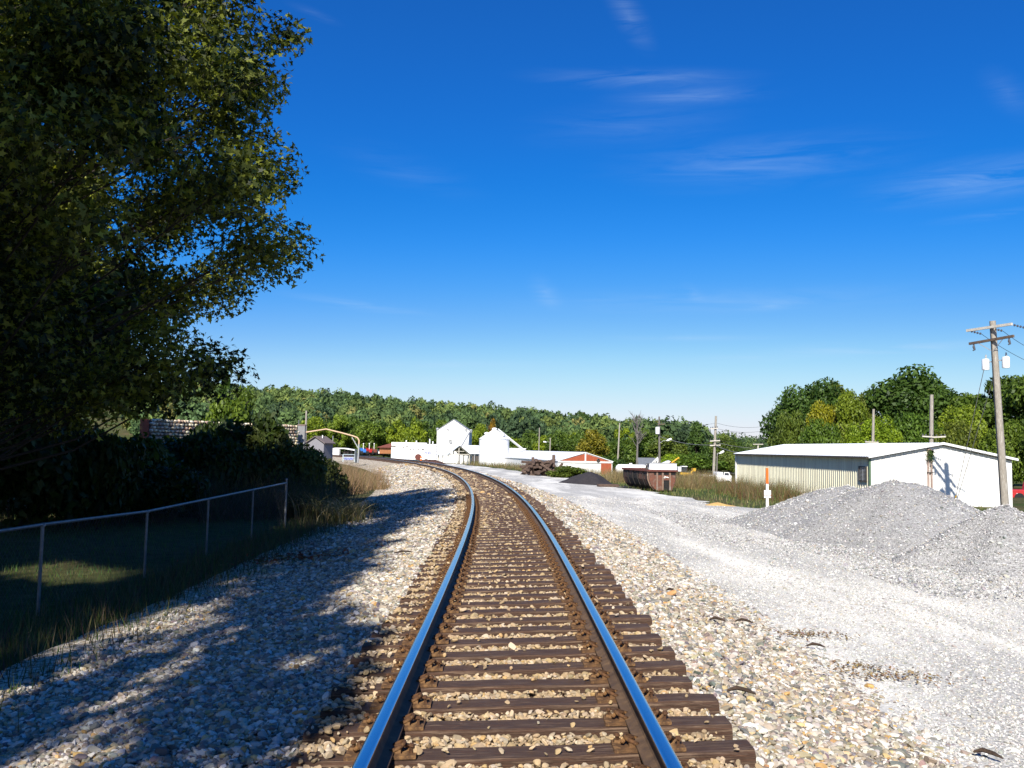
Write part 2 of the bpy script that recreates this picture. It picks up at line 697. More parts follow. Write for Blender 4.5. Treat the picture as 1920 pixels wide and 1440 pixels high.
def scatter(name, P, size, tints):
    n = len(P)
    me = bpy.data.meshes.new(name)
    me.vertices.add(n)
    me.vertices.foreach_set('co', np.ascontiguousarray(P, np.float32).ravel())

    def att(nm, typ, key, data):
        a = me.attributes.new(nm, typ, 'POINT')
        a.data.foreach_set(key, np.ascontiguousarray(data).ravel())
    sc = size[:, None] * rng.uniform(.75, 1.25, (n, 3))
    att('scl', 'FLOAT_VECTOR', 'vector', sc.astype(np.float32))
    rot = rng.uniform(-.6, .6, (n, 3))
    rot[:, 2] = rng.uniform(0, 6.28, n)
    att('rot', 'FLOAT_VECTOR', 'vector', rot.astype(np.float32))
    att('pick', 'INT', 'value', rng.integers(0, 8, n).astype(np.int32))
    att('tint', 'FLOAT_COLOR', 'color', np.concatenate([tints, np.ones((n, 1))], 1).astype(np.float32))
    ng = bpy.data.node_groups.get('scatter_stones')
    if ng is None:
        ng = bpy.data.node_groups.new('scatter_stones', 'GeometryNodeTree')
        ng.interface.new_socket('Geometry', in_out='INPUT', socket_type='NodeSocketGeometry')
        ng.interface.new_socket('Geometry', in_out='OUTPUT', socket_type='NodeSocketGeometry')
        N, L = ng.nodes.new, ng.links.new
        gi, go = N('NodeGroupInput'), N('NodeGroupOutput')
        ip = N('GeometryNodeInstanceOnPoints')
        ci = N('GeometryNodeCollectionInfo')
        ci.inputs['Collection'].default_value = rock_col
        ci.inputs['Separate Children'].default_value = True
        ci.inputs['Reset Children'].default_value = True

        def na(nm, typ):
            q = N('GeometryNodeInputNamedAttribute')
            q.data_type = typ
            q.inputs['Name'].default_value = nm
            return next(x for x in q.outputs if x.enabled and x.name == 'Attribute')
        L(gi.outputs[0], ip.inputs['Points'])
        L(ci.outputs[0], ip.inputs['Instance'])
        ip.inputs['Pick Instance'].default_value = True
        L(na('pick', 'INT'), ip.inputs['Instance Index'])
        e2r = N('FunctionNodeEulerToRotation')
        L(na('rot', 'FLOAT_VECTOR'), e2r.inputs[0])
        L(e2r.outputs[0], ip.inputs['Rotation'])
        L(na('scl', 'FLOAT_VECTOR'), ip.inputs['Scale'])
        L(ip.outputs[0], go.inputs[0])
    o = bpy.data.objects.new(name, me)
    COL.objects.link(o)
    md = o.modifiers.new('stones', 'NODES')
    md.node_group = ng
    return o


def palette(n, cols, w):
    cols = np.array(cols)
    i = rng.choice(len(cols), n, p=np.array(w) / sum(w))
    return np.clip(cols[i] * rng.uniform(.78, 1.18, (n, 1)) + rng.normal(0, .012, (n, 3)), .02, .85)


def su_points(n, s0, s1, u0, u1):
    s = rng.uniform(s0, s1, n)
    u = rng.uniform(u0, u1, n)
    x, y, t = np.interp(s, _s, _x), np.interp(s, _s, _y), np.interp(s, _s, _th)
    return s, u, x + u * np.cos(t), y + u * np.sin(t)


STONE_C = [(.50, .445, .365), (.40, .335, .25), (.50, .375, .205), (.19, .175, .16), (.64, .60, .53), (.30, .25, .19), (.50, .30, .12)]
STONE_W = [5, 4, 1.5, 3.4, 3.6, 3.4, .5]
TIE_STEP = .495
TIE_S0 = .30
PP, SZ, TT = [], [], []
for (s0, s1, dens, r) in ((1.5, 9, 1250, .0218), (9, 16, 950, .0238), (16, 30, 430, .032), (30, 55, 170, .043), (55, 95, 50, .066)):
    for (u0, u1) in ((-4.7, -1.2), (-1.2, 1.2), (1.2, 3.35)):
        n = int((s1 - s0) * (u1 - u0) * dens * (1.6 if u0 == -1.2 else 1))
        s, u, x, y = su_points(n, s0, s1, u0, u1)
        ph = ((s - TIE_S0) / TIE_STEP) % 1.0
        on_tie = ((ph < .245) | (ph > .755)) & (np.abs(u) < 1.32)
        keep = ~on_tie | ((rng.random(n) < .015) & (np.abs(u) < 1.25))
        # ballast lies over the left tie ends here and there
        keep |= on_tie & (u < -1.0) & (rng.random(n) < .22)
        keep &= ~((np.abs(np.abs(u) - .7525) < .1))
        # it thins out towards the grass on the left and the lot on the right
        keep &= rng.random(n) < np.interp(u, [-4.7, -3.7, 2.9, 3.4], [.12, 1, 1, .35])
        s, u, x, y, on = s[keep], u[keep], x[keep], y[keep], on_tie[keep]
        n = len(s)
        size = r * rng.lognormal(0, .28, n) * np.interp(np.abs(u), [0, 1.2, 1.5], [.86, .9, 1.05])
        z = bed(u) - .03 + rng.uniform(0, .6, n) * size + (np.abs(u) < 1.25) * rng.uniform(.01, .055, n)
        z = np.where(on, .043 * u + .6 * size, z)
        t = palette(n, STONE_C, STONE_W)
        rust = np.clip(1 - np.abs(np.abs(u) - .75) / .5, 0, 1) * rng.uniform(.1, .75, n)
        rust = np.maximum(rust, .62 * (np.abs(u) < 1.25))
        t = t * (1 - rust[:, None]) + np.array([.42, .28, .13]) * rust[:, None] * rng.uniform(.6, 1.4, (n, 1))
        PP.append(np.stack([x, y, z], 1)); SZ.append(size); TT.append(t)
stuff(scatter('ballast_stones', np.concatenate(PP), np.concatenate(SZ), np.concatenate(TT)), 'cream and grey crushed stone ballast around the ties', 'ballast')

LOT_C = [(.46, .445, .415), (.60, .58, .54), (.33, .32, .30), (.48, .43, .36), (.70, .68, .63)]
PP, SZ = [], []
for (s0, s1, u1, dens, r) in ((2, 9, 8, 1500, .0085), (9, 18, 12, 800, .0088), (18, 28, 13, 330, .0095), (28, 42, 10, 120, .012)):
    n = int((s1 - s0) * (u1 - 2.9) * dens)
    s, u, x, y = su_points(n, s0, s1, 2.9, u1)
    size = r * rng.lognormal(0, .4, n)
    k = rng.random(n) < np.interp(s, [s0, s1 - 2, s1], [1, 1, .45])
    x, y, u, size = x[k], y[k], u[k], size[k]
    z = lot_z(x, y, u) + .25 * size
    PP.append(np.stack([x, y, z], 1)); SZ.append(size)
PP = np.concatenate(PP)
stuff(scatter('lot_gravel', PP, np.concatenate(SZ), palette(len(PP), LOT_C, [4, 3, 2, 1.5, 3])), 'fine pale limestone gravel lying loose over the lot', 'gravel')

# ------------------------------------------------------------------ railway track
M_TIE = surf('creosoted_oak', (.135, .066, .036), (.055, .029, .018), 3, .7, 0, .7, (1.0, 26, 26), (.23, .15, .095), .35, 3)  # lightest streaks paint a lit sheen into the wood grain
M_RUST = surf('rusty_steel', (.16, .075, .03), (.075, .036, .018), 14, .8, .2, .4, c3=(.27, .14, .05))
M_PLATE = surf('rusty_plate', (.20, .105, .045), (.09, .048, .024), 12, .8, .15, .4, c3=(.33, .18, .07))


def rail_material():
    m, nt, b, o = new_mat('rail_steel')
    g = nt.nodes.new('ShaderNodeNewGeometry')
    tcn = nt.nodes.new('ShaderNodeAttribute')
    tcn.attribute_name = 'polish'
    r = ramp(nt, tcn.outputs['Fac'], [(.35, (0, 0, 0)), (.65, (1, 1, 1))])
    v = coords(nt)
    n = noise(nt, 9, 6, .7, v)
    rc = ramp(nt, n.outputs[0], [(.3, (.05, .03, .02)), (.55, (.11, .065, .035)), (.75, (.2, .12, .055))])
    c = mixc(nt, r.outputs[0], rc.outputs[0], (.55, .58, .62))
    nt.links.new(c, b.inputs['Base Color'])
    nt.links.new(r.outputs[0], b.inputs['Metallic'])
    mr = nt.nodes.new('ShaderNodeMapRange')
    mr.inputs['To Min'].default_value = .75
    mr.inputs['To Max'].default_value = .17
    nt.links.new(r.outputs[0], mr.inputs[0])
    nt.links.new(mr.outputs[0], b.inputs['Roughness'])
    return m


M_RAIL = rail_material()
# half profile of a flat-bottom rail, base at z = 0, and whether it is burnished by wheels
RP = [(.076, 0, 0), (.076, .012, 0), (.02, .032, 0), (.0095, .05, 0), (.0085, .115, 0), (.014, .132, 0), (.035, .138, 0), (.0375, .150, 0), (.037, .164, .9), (.030, .1705, 1), (.015, .173, 1)]
prof = [(-a, b, c) for a, b, c in RP] + [(a, b, c) for a, b, c in reversed(RP)]
track_root = bpy.data.objects.new('railway_track', None)
COL.objects.link(track_root)
track_root['kind'] = 'structure'
rs = np.concatenate([np.arange(-3, 40, .4), np.arange(40, 215, 1.0)])
for sgn in (-1, 1):
    v, f, pol = [], [], []
    n = len(prof)
    for s in rs:
        x, y, t = track(s)
        R = Matrix.Rotation(t, 3, 'Z') @ Matrix.Rotation(-CANT, 3, 'Y')
        for (a, b, c) in prof:
            q = R @ Vector((sgn * .7525 + a, 0, .02 + b)) + Vector((x, y, 0))
            v.append(tuple(q))
            pol.append(c)
    for j in range(len(rs) - 1):
        for i in range(n):
            i2 = (i + 1) % n
            f.append((j * n + i, (j + 1) * n + i, (j + 1) * n + i2, j * n + i2))
    me = bpy.data.meshes.new('rail')
    me.from_pydata(v, [], f)
    a = me.attributes.new('polish', 'FLOAT', 'POINT')
    a.data.foreach_set('value', pol)
    me.materials.append(M_RAIL)
    me.polygons.foreach_set('use_smooth', [True] * len(me.polygons))
    me.set_sharp_from_angle(angle=math.radians(35))
    o = bpy.data.objects.new('rail', me)
    COL.objects.link(o)
    o.parent = track_root


def tie_mesh(k):
    r = np.random.default_rng(50 + k)
    xs_ = np.linspace(-1.3, 1.3, 14)
    v, f = [], []
    w = .112
    for i, x in enumerate(xs_):
        a, b2 = w + r.normal(0, .003), w + r.normal(0, .003)
        zt = r.normal(0, .003)
        rr = .014 + (.012 if i in (0, 13) else 0)
        xx = x + (r.normal(0, .012) if i in (0, 13) else 0)
        v += [(xx, -a, -.17), (xx, -a, -rr), (xx, -a + rr, zt), (xx, 0, zt + r.normal(0, .003)), (xx, b2 - rr, zt), (xx, b2, -rr), (xx, b2, -.17)]
    for i in range(13):
        for j in range(6):
            f.append((i * 7 + j, (i + 1) * 7 + j, (i + 1) * 7 + j + 1, i * 7 + j + 1))
    f += [tuple(range(7)), tuple(range(13 * 7 + 6, 13 * 7 - 1, -1))]
    me = bpy.data.meshes.new('tie')
    me.from_pydata(v, [], f)
    me.materials.append(M_TIE)
    return me


tie_meshes = [tie_mesh(k) for k in range(6)]


def mesh_of(mb, name, mat, smooth=False):
    me = bpy.data.meshes.new(name)
    me.from_pydata(mb.v, [], mb.f)
    me.validate()
    me.materials.append(mat)
    if smooth:
        me.polygons.foreach_set('use_smooth', [True] * len(me.polygons))
    return me


plate = MB().box((0, 0, .009), (.40, .19, .018))
for q in (-1, 1):
    plate.box((q * .096, 0, .026), (.034, .12, .03))
    plate.box((q * .165, .05, .024), (.05, .05, .018), None, .8)
plate_me = mesh_of(plate, 'tie_plate', M_PLATE)
clip = MB()
arc = [Vector((.085 + .045 * math.sin(t), -.055 * math.cos(t), .045 + .022 * math.sin(t))) for t in np.linspace(0, PI, 9)]
clip.tube([Vector((.05, -.055, .034))] + arc + [Vector((.06, .055, .034))], .0125, 7)
clip.tube([(.075, -.02, .05), (.125, -.005, .058), (.15, .03, .04)], .012, 6)
clip_me = mesh_of(clip, 'rail_clip', M_RUST, True)
spike = MB().box((0, 0, .03), (.016, .016, .06)).cyl((0, 0, .045), (.004, 0, .062), .021, .013, 7)
spike_me = mesh_of(spike, 'spike', M_RUST)


def link(me, name, parent, loc=(0, 0, 0), rot=(0, 0, 0), scale=None):
    o = bpy.data.objects.new(name, me)
    COL.objects.link(o)
    o.parent = parent
    o.location = loc
    o.rotation_euler = rot
    if scale:
        o.scale = scale
    return o


NT = 300
for k in range(NT):
    s = TIE_S0 + (k + 3) * TIE_STEP
    x, y, t = track(s)
    tie = link(tie_meshes[k % 6], 'tie', track_root, (x + rnd.uniform(-.03, .05) * 1, y, -.002 * rnd.random()), (0, -CANT, t + rnd.uniform(-.012, .012)), (rnd.uniform(.985, 1.03), rnd.uniform(.92, 1.06), 1))
    if k < 64:
        dx = x - tie.location.x
        for sg in (-1, 1):
            link(plate_me, 'tie_plate', tie, (sg * .7525 + dx, 0, .003))
            for q in (0, PI):
                link(clip_me, 'rail_clip', tie, (sg * .7525 + dx, 0, .0), (0, 0, q))
            for q in (-1, 1):
                link(spike_me, 'spike', tie, (sg * .7525 + dx + q * .165, q * -.045, .012), (0, rnd.uniform(-.15, .15), rnd.uniform(0, 3)))
# ------------------------------------------------------------------ foliage builders
def unit(v):
    return v / np.maximum(np.linalg.norm(v, axis=1)[:, None], 1e-6)


def frames(n, N):
    a = rng.normal(size=(n, 3))
    T = unit(a - N * (a * N).sum(1)[:, None])
    return T, np.cross(N, T)


def leaf_quads(P, N, size):
    n = len(P)
    T, B = frames(n, N)
    s = size * rng.uniform(.6, 1.35, (n, 1))
    w = s * rng.uniform(.42, .7, (n, 1))
    v = np.stack([P - T * s, P - B * w + N * s * .15, P + T * s, P + B * w + N * s * .15], 1)
    return v.reshape(-1, 3)


def star_leaves(P, N, size):
    n = len(P)
    T, B = frames(n, N)
    s = size * rng.uniform(.65, 1.2, n)
    out = np.zeros((n, 10, 3))
    for k in range(10):
        a = PI / 5 * k + PI
        r = (1.0 if k % 2 == 0 else .36)
        if k in (4, 6):
            r *= .8
        if k == 0:
            r = .42
        drop = .22 * r
        out[:, k] = P + (T * math.cos(a) + B * math.sin(a)) * (s * r)[:, None] - N * (s * drop)[:, None]
    return out.reshape(-1, 3)


def lobe_points(n, lobes, shell=.55):
    lobes = np.asarray(lobes, float)
    p = lobes[:, 3] ** 2
    i = rng.choice(len(lobes), n, p=p / p.sum())
    d = unit(rng.normal(size=(n, 3)))
    r = lobes[i, 3] * (1 - shell * rng.random(n) ** 1.6)
    r = r * rng.uniform(.9, 1.12, n)
    P = lobes[i, :3] + d * r[:, None] * np.array([1, 1, .82])
    return P, d, i


def lumps(k, squash=1.0, seed=0, core=.62, low=-.8, size=(.26, .44)):
    r = np.random.default_rng(seed)
    L = [(0, 0, 1.0, core)]
    while len(L) < k:
        d = r.normal(size=3)
        d /= np.linalg.norm(d)
        if d[2] < low:
            continue
        q = r.uniform(.55, .82)
        L.append((d[0] * q, d[1] * q, 1 + d[2] * q * squash, r.uniform(*size)))
    return L


M_LEAF = leaf_mat('leaves', (.040, .070, .016), (.165, .22, .045), .36, True)
M_LEAF_FAR = leaf_mat('leaves_far', (.042, .070, .018), (.13, .18, .040), .3, True, .7)
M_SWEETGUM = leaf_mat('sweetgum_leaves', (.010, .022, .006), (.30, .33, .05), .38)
M_BARK = surf('bark', (.05, .04, .03), (.028, .022, .018), 6, .9, 0, .9, (4, 4, 1))
M_BARK_PALE = surf('pale_bark', (.30, .27, .23), (.16, .14, .12), 6, .9, 0, .6, (4, 4, 1))

crown_lib = {}


def crown_mesh(kind, seed, n, leaf):
    key = (kind, seed, n, leaf)
    if key in crown_lib:
        return crown_lib[key]
    if kind == 'round':
        L = lumps(24, 1.0, seed)
    elif kind == 'tall':
        L = [(x * .7, y * .7, z, r) for x, y, z, r in lumps(22, 1.0, seed, .5)]
    elif kind == 'bush':
        L = [(x, y, max(.25, z - .45), r) for x, y, z, r in lumps(20, .75, seed, .6, -.4)]
    elif kind == 'open':
        L = lumps(30, 1.0, seed, .3, -.8, (.16, .3))
    else:  # pine
        r = np.random.default_rng(seed)
        L = []
        for z in np.linspace(.35, 1.95, 12):
            q = (2.05 - z) * .42
            for j in range(4):
                a = r.uniform(0, 6.28)
                L.append((q * math.cos(a), q * math.sin(a), z + r.uniform(-.05, .05), .16 + q * .3))
    P, d, i = lobe_points(n, L)
    N = unit(d * .7 + rng.normal(size=d.shape) * .55 + np.array([0, 0, .25]))
    lobe_t = np.random.default_rng(seed + 9).uniform(-.18, .18, len(L))
    t = np.clip(rng.uniform(.1, .9, n) + lobe_t[i], 0, 1)
    o = np_mesh('crown', leaf_quads(P, N, leaf), 4, M_LEAF if n > 3000 else M_LEAF_FAR, t, False)
    me = o.data
    bpy.data.objects.remove(o)
    crown_lib[key] = me
    return me


trunk_lib = {}


def trunk_mesh(seed, pale=False):
    if (seed, pale) in trunk_lib:
        return trunk_lib[(seed, pale)]
    r = random.Random(seed)
    mb = MB()
    pts = [Vector((r.uniform(-.02, .02) * k, r.uniform(-.02, .02) * k, -.1 + 1.15 * k / 5)) for k in range(6)]
    mb.tube(pts, [.062, .05, .044, .038, .03, .02], 8)
    for k in range(6):
        a = r.uniform(0, 6.28)
        z = r.uniform(.45, .9)
        q = r.uniform(.35, .6)
        b0 = Vector((0, 0, z))
        b2 = Vector((q * math.cos(a), q * math.sin(a), z + r.uniform(.25, .6)))
        mb.tube([b0, (b0 + b2) / 2 + Vector((0, 0, .05)), b2], [.022, .015, .006], 6)
    me = mesh_of(mb, 'trunk', M_BARK_PALE if pale else M_BARK, True)
    trunk_lib[(seed, pale)] = me
    return me


def tree(name, label, cat, base, width, height, color, kind='round', seed=1, n=7000, leaf=.085, group=None, rot=None, trunk_h=.12, pale=False):
    """crown of unit radius scaled to the width and height wanted, on a trunk"""
    t = thing(name, label, cat, base, rnd.uniform(0, 6.28) if rot is None else rot, group)
    ch = height * (1 - trunk_h)
    c = link(crown_mesh(kind, seed, n, leaf), 'crown', t, (0, 0, height * trunk_h - (0 if kind != 'bush' else .1)), (0, 0, 0), (width / 2, width / 2, ch / (2.1 if kind != 'bush' else 1.38)))
    c.color = (*color, 1)
    c['kind'] = 'stuff'
    if trunk_h > .02:
        link(trunk_mesh(seed % 4, pale), 'trunk', t, (0, 0, 0), (0, 0, 0), (height * .36, height * .36, height * .55))
    return t


DKG, MIDG, LIME, YEL, ORG, OLV, GRY = (.62, .78, .72), (1.0, 1.1, .8), (1.9, 1.75, .6), (2.4, 1.9, .5), (3.2, 1.5, .4), (1.25, 1.12, .8), (1.5, 1.35, 1.25)


def px_tree(name, label, cat, X, Yt, d, wpx, color, kind='round', seed=1, n=7000, leaf=.085, group=None, trunk_h=.1, pale=False, zb=None):
    top = at(X, Yt, d)
    z = gz(top.x, d) if zb is None else zb
    return tree(name, label, cat, (top.x, d, z), wpx * d / F_PX, max(.5, top.z - z), color, kind, seed, n, leaf, group, None, trunk_h, pale)


# ------------------------------------------------------------------ wooded hill and its trees
def woodland(name, n, dr, Xr, per, label, hgt=(9, 13), step=False):
    V, T = [], []
    base_q = []
    for k in range(5):
        L = lumps(13, 1.0, 40 + k, .6)
        P, d, i = lobe_points(per, L, .35)
        N = unit(d * .8 + rng.normal(size=d.shape) * .5 + np.array([0, 0, .3]))
        base_q.append((leaf_quads(P, N, .115).reshape(per, 4, 3), np.clip(rng.uniform(.1, .9, per), 0, 1)))
    ramp_c = np.array([(.042, .070, .026), (.055, .085, .028), (.075, .105, .030), (.10, .125, .032), (.034, .056, .026), (.12, .115, .035)])
    for k in range(n):
        d = rng.uniform(*dr)
        X = rng.uniform(*Xr)
        x = (X - 960) / F_PX * d
        z = gz(x, d)
        q, t = base_q[k % 5]
        h = rng.uniform(*hgt)
        w = h * rng.uniform(.30, .44)
        a = rng.uniform(0, 6.28)
        R = np.array([[math.cos(a), -math.sin(a), 0], [math.sin(a), math.cos(a), 0], [0, 0, 1]])
        V.append((q @ R.T) * np.array([w, w, h * .47]) + np.array([x, d, z]))
        c = ramp_c[rng.choice(6, p=[.28, .26, .18, .10, .15, .03])] * rng.uniform(.8, 1.2)
        T.append(c[None, :] * (1.4 + 1.0 * t[:, None]))
    V = np.concatenate(V).reshape(-1, 3)
    return stuff(np_mesh(name, V, 4, M_WOOD, np.concatenate(T), None, True), label, 'woodland')


def leaf_rgb(name):
    m, nt, b, o = new_mat(name)
    a = nt.nodes.new('ShaderNodeAttribute')
    a.attribute_name = 'tint'
    nt.links.new(a.outputs['Color'], b.inputs['Base Color'])
    b.inputs['Roughness'].default_value = .7
    b.inputs['Specular IOR Level'].default_value = .15
    tr = nt.nodes.new('ShaderNodeBsdfTranslucent')
    nt.links.new(a.outputs['Color'], tr.inputs[0])
    ms = nt.nodes.new('ShaderNodeMixShader')
    ms.inputs[0].default_value = .25
    nt.links.new(b.outputs[0], ms.inputs[1]); nt.links.new(tr.outputs[0], ms.inputs[2])
    nt.links.new(ms.outputs[0], o.inputs[0])
    return m


M_WOOD = leaf_rgb('woodland_leaves')
M_BLADE = leaf_rgb('grass_blades')
woodland('wooded_hillside', 900, (225, 395), (250, 1318), 760, 'dense green woods covering the low hill behind the railway')
woodland('distant_woods', 170, (620, 800), (1340, 1520), 200, 'far dark line of woods in the gap left of the big trees', (14, 20))
woodland('low_woods', 26, (300, 380), (1300, 1400), 400, 'low end of the woods where the hill runs out beside the sky gap', (5, 7.5))
woodland('woods_edge', 60, (135, 165), (1440, 2150), 420, 'shadowy woods filling in behind the big trees at right', (7, 11))

pal = [LIME, MIDG, (1.5, 1.5, .7), MIDG, (1.3, 1.35, .75), DKG, LIME]
for k, X in enumerate(range(585, 1190, 27)):
    Yt = float(np.interp(X, [560, 640, 760, 830, 930, 1050, 1190], [778, 776, 782, 790, 800, 802, 806])) + rnd.uniform(-10, 16)
    c = pal[k % 7] if X < 830 else pal[(k * 3) % 6]
    lbl = 'yellow green tree in the row left of the silos' if X < 830 else 'mid green tree in the row behind the white farm sheds'
    px_tree('roadside_tree', lbl, 'tree', X + rnd.uniform(-7, 7), Yt, rnd.uniform(188, 204), rnd.uniform(44, 66), c, ('round', 'round', 'open', 'bush')[k % 4], 11 + k % 5, 5200, .07, 'trees left of the silos' if X < 830 else 'trees behind the white sheds', .04)
for X, Yt, w, c, kd, nm, lb in [
    (1145, 850, 66, DKG, 'bush', 'bush', 'rounded dark green bush beside the red-gabled shed'),
    (1108, 802, 62, (2.0, 1.25, .6), 'round', 'tree', 'brownish orange tree rising behind the red-gabled shed'),
    (927, 776, 26, (2.8, 1.15, .45), 'tall', 'tree', 'narrow rusty orange tree above the round silo'),
    (890, 783, 62, LIME, 'round', 'tree', 'light green tree between the tall elevator and the silo'),
    (1093, 768, 46, DKG, 'round', 'tree', 'tall dark tree standing out on the ridge'),
    (1208, 800, 74, MIDG, 'round', 'tree', 'green tree left of the grey lamp pole'),
    (1258, 806, 78, (1.1, 1.05, .8), 'round', 'tree', 'green tree just right of the grey lamp pole'),
    (1306, 790, 62, DKG, 'pine', 'pine_tree', 'dark pointed pine left of the tall utility pole'),
    (1350, 802, 62, (1.0, 1.0, .75), 'round', 'tree', 'green tree behind the tall utility pole'),
    (1384, 822, 46, DKG, 'round', 'tree', 'dark tree beside the left end of the long metal building'),
    (1250, 846, 50, (2.2, 2.2, .6), 'bush', 'bush', 'bright lime bush behind the yellow boom'),
    (1310, 846, 105, (1.0, 1.15, .75), 'bush', 'bush', 'broad mid green thicket behind the white truck'),
    (1372, 842, 62, GRY, 'bush', 'bush', 'greyish olive thicket right of the utility pole')]:
    d = {'tall': 182, 'pine': 150}.get(kd, 150) + rnd.uniform(-6, 6)
    if X in (1093,):
        d = 300
    if X in (1108, 890):
        d = 180
    if kd == 'bush':
        d = 138 if X > 1160 else 126
    px_tree(nm, lb, 'bush' if nm == 'bush' else 'tree', X, Yt, d, w, c, kd, 21 + int(X) % 4, 8000, .062, None, .05)

# bare tree
M_TWIG = surf('grey_twigs', (.20, .18, .17), (.12, .11, .10), 5, .9, 0, 0)
bt = at(1195, 768, 150)
bt_t = thing('bare_tree', 'leafless grey tree sticking up left of the grey lamp pole', 'tree', (bt.x, 150, gz(bt.x, 150)))
mb = MB()
H_ = bt.z - gz(bt.x, 150)
mb.tube([(0, 0, 0), (.1, 0, H_ * .5), (0, .1, H_ * .8)], [.2, .14, .07], 7)
mb.build('trunk', M_TWIG, bt_t)
mb = MB()
for k in range(34):
    a = rnd.uniform(0, 6.28)
    z0 = H_ * rnd.uniform(.35, .78)
    q = rnd.uniform(.6, 2.3)
    b1 = Vector((q * .5 * math.cos(a), q * .5 * math.sin(a), z0 + H_ * .12))
    b2 = Vector((q * math.cos(a), q * math.sin(a), z0 + H_ * rnd.uniform(.17, .26)))
    mb.tube([(0, 0, z0), b1, b2], [.07, .045, .02], 4)
    for j in range(3):
        e = b1 + Vector((rnd.uniform(-.7, .7), rnd.uniform(-.7, .7), rnd.uniform(.3, 1)))
        mb.tube([b1, e], [.03, .012], 4)
mb.build('branches', M_TWIG, bt_t)['kind'] = 'stuff'

# big trees behind the metal building
for k, (X, Yt, d, w, c, kd, lb, nm) in enumerate([
    (1513, 694, 112, 136, (.62, .80, .68), 'round', 'dark green rounded tree at the left end of the big tree group', 'tree'),
    (1590, 696, 128, 130, OLV, 'open', 'dull olive tree behind and between two dark green trees', 'tree'),
    (1713, 676, 116, 190, (.58, .74, .58), 'round', 'tallest broad dark green tree behind the metal building roof', 'tree'),
    (1862, 678, 108, 170, (.85, .95, .6), 'open', 'large mid green tree right behind the crossarmed utility pole', 'tree'),
    (1945, 672, 104, 150, (.9, 1.0, .65), 'round', 'leafy green tree cut by the right edge of the photo', 'tree'),
    (1549, 735, 102, 66, (2.3, 1.6, .42), 'round', 'tree with autumn orange yellow leaves among the dark trees', 'tree'),
    (1597, 722, 100, 74, (1.55, 1.45, .6), 'tall', 'slender yellowish green tree right of the orange one', 'tree'),
    (1636, 768, 94, 92, (1.9, 1.9, .55), 'round', 'bright lime green tree behind the bare pole over the roof', 'tree'),
    (1482, 765, 98, 72, (.95, .95, .62), 'bush', 'low brownish green tree at the leftmost foot of the group', 'tree'),
    (1540, 782, 94, 100, (.9, 1.05, .6), 'bush', 'low green tree beneath the orange tree', 'tree'),
    (1720, 768, 96, 110, (.9, 1.1, .62), 'bush', 'leafy green tree beneath the tallest dark tree', 'tree'),
    (1800, 738, 98, 96, (1.75, 1.65, .6), 'round', 'yellow green tree right of the taller bare pole', 'tree'),
    (1785, 785, 90, 90, (1.2, 1.05, .6), 'bush', 'brownish green low tree over the roof peak', 'tree'),
    (1895, 780, 86, 110, (1.05, 1.1, .6), 'bush', 'green thicket behind the foot of the utility pole', 'tree')]):
    px_tree(nm, lb, 'tree', X, Yt, d, w * 1.08, c, kd, 31 + k % 7, 17000, .043, None, .06, k in (3,))


# ------------------------------------------------------------------ grass and weeds
def blades(name, P, h, w, cols, cw, lean=.35, label=None, seg=1):
    n = len(P)
    a = rng.uniform(0, 6.28, n)
    side_ = np.stack([np.cos(a), np.sin(a), np.zeros(n)], 1)
    b = rng.uniform(0, 6.28, n)
    ln = np.stack([np.cos(b), np.sin(b), np.zeros(n)], 1) * (rng.uniform(.1, 1, n) * lean)[:, None]
    hh = (h * rng.uniform(.5, 1.15, n))[:, None]
    ww = (w * rng.uniform(.6, 1.3, n))[:, None]
    tint = palette(n, cols, cw)
    if seg == 1:
        v = np.stack([P - side_ * ww, P + side_ * ww, P + np.array([0, 0, 1]) * hh + ln * hh], 1)
        return stuff(np_mesh(name, v.reshape(-1, 3), 3, M_BLADE, tint, None, True), label, 'grass' if label else None)
    vs = []
    for k in range(seg):
        q = []
        for t, sg in ((k / seg, -1), (k / seg, 1), ((k + 1) / seg, 1), ((k + 1) / seg, -1)):
            zz = t * 1.25 - .85 * t * t * lean
            q.append(P + np.array([0, 0, 1]) * hh * zz + ln * hh * (t ** 1.8) * 1.6 + side_ * ww * sg * (1 - .85 * t))
        vs.append(np.stack(q, 1))
    v = np.stack(vs, 1).reshape(-1, 3)
    return stuff(np_mesh(name, v, 4, M_BLADE, np.repeat(tint, seg, 0), None, True), label, 'grass' if label else None)


def on_ground(n, fx, fy, keep=None):
    x, y = fx(n), fy(n)
    if keep is not None:
        k = keep(x, y)
        x, y = x[k], y[k]
    return np.stack([x, y, ground_z(x, y) - .05], 1)


U = rng.uniform
G_GREEN = [(.12, .17, .04), (.18, .21, .06), (.26, .24, .09), (.36, .29, .14)]
G_DRY = [(.30, .22, .10), (.22, .17, .075), (.16, .15, .055), (.36, .28, .15), (.20, .115, .06)]
G_RED = [(.19, .115, .055), (.25, .16, .08), (.13, .12, .045), (.16, .085, .045), (.30, .22, .12)]


def beyond_road(x, y):
    u = lateral(x, y)
    return (u > np.array([lot_w(v) for v in y]) - .1)


blades('roadside_grass', on_ground(30000, lambda n: U(-14, 26, n), lambda n: 36 + 62 * U(0, 1, n) ** 1.3, beyond_road), .22, .012, G_GREEN, [3, 4, 2.5, 1.6], .5, 'short green and straw grass along the far side of the gravel road')
blades('dry_grass', on_ground(13000, lambda n: U(-22, 14, n), lambda n: U(88, 132, n), lambda x, y: (lateral(x, y) > 12.0) & (lateral(x, y) < 20)), .8, .02, G_DRY + [(.10, .12, .03)], [3, 3, 3, 1.5, .4, 3], .7, 'strip of tall yellow grass in front of the white farm sheds')


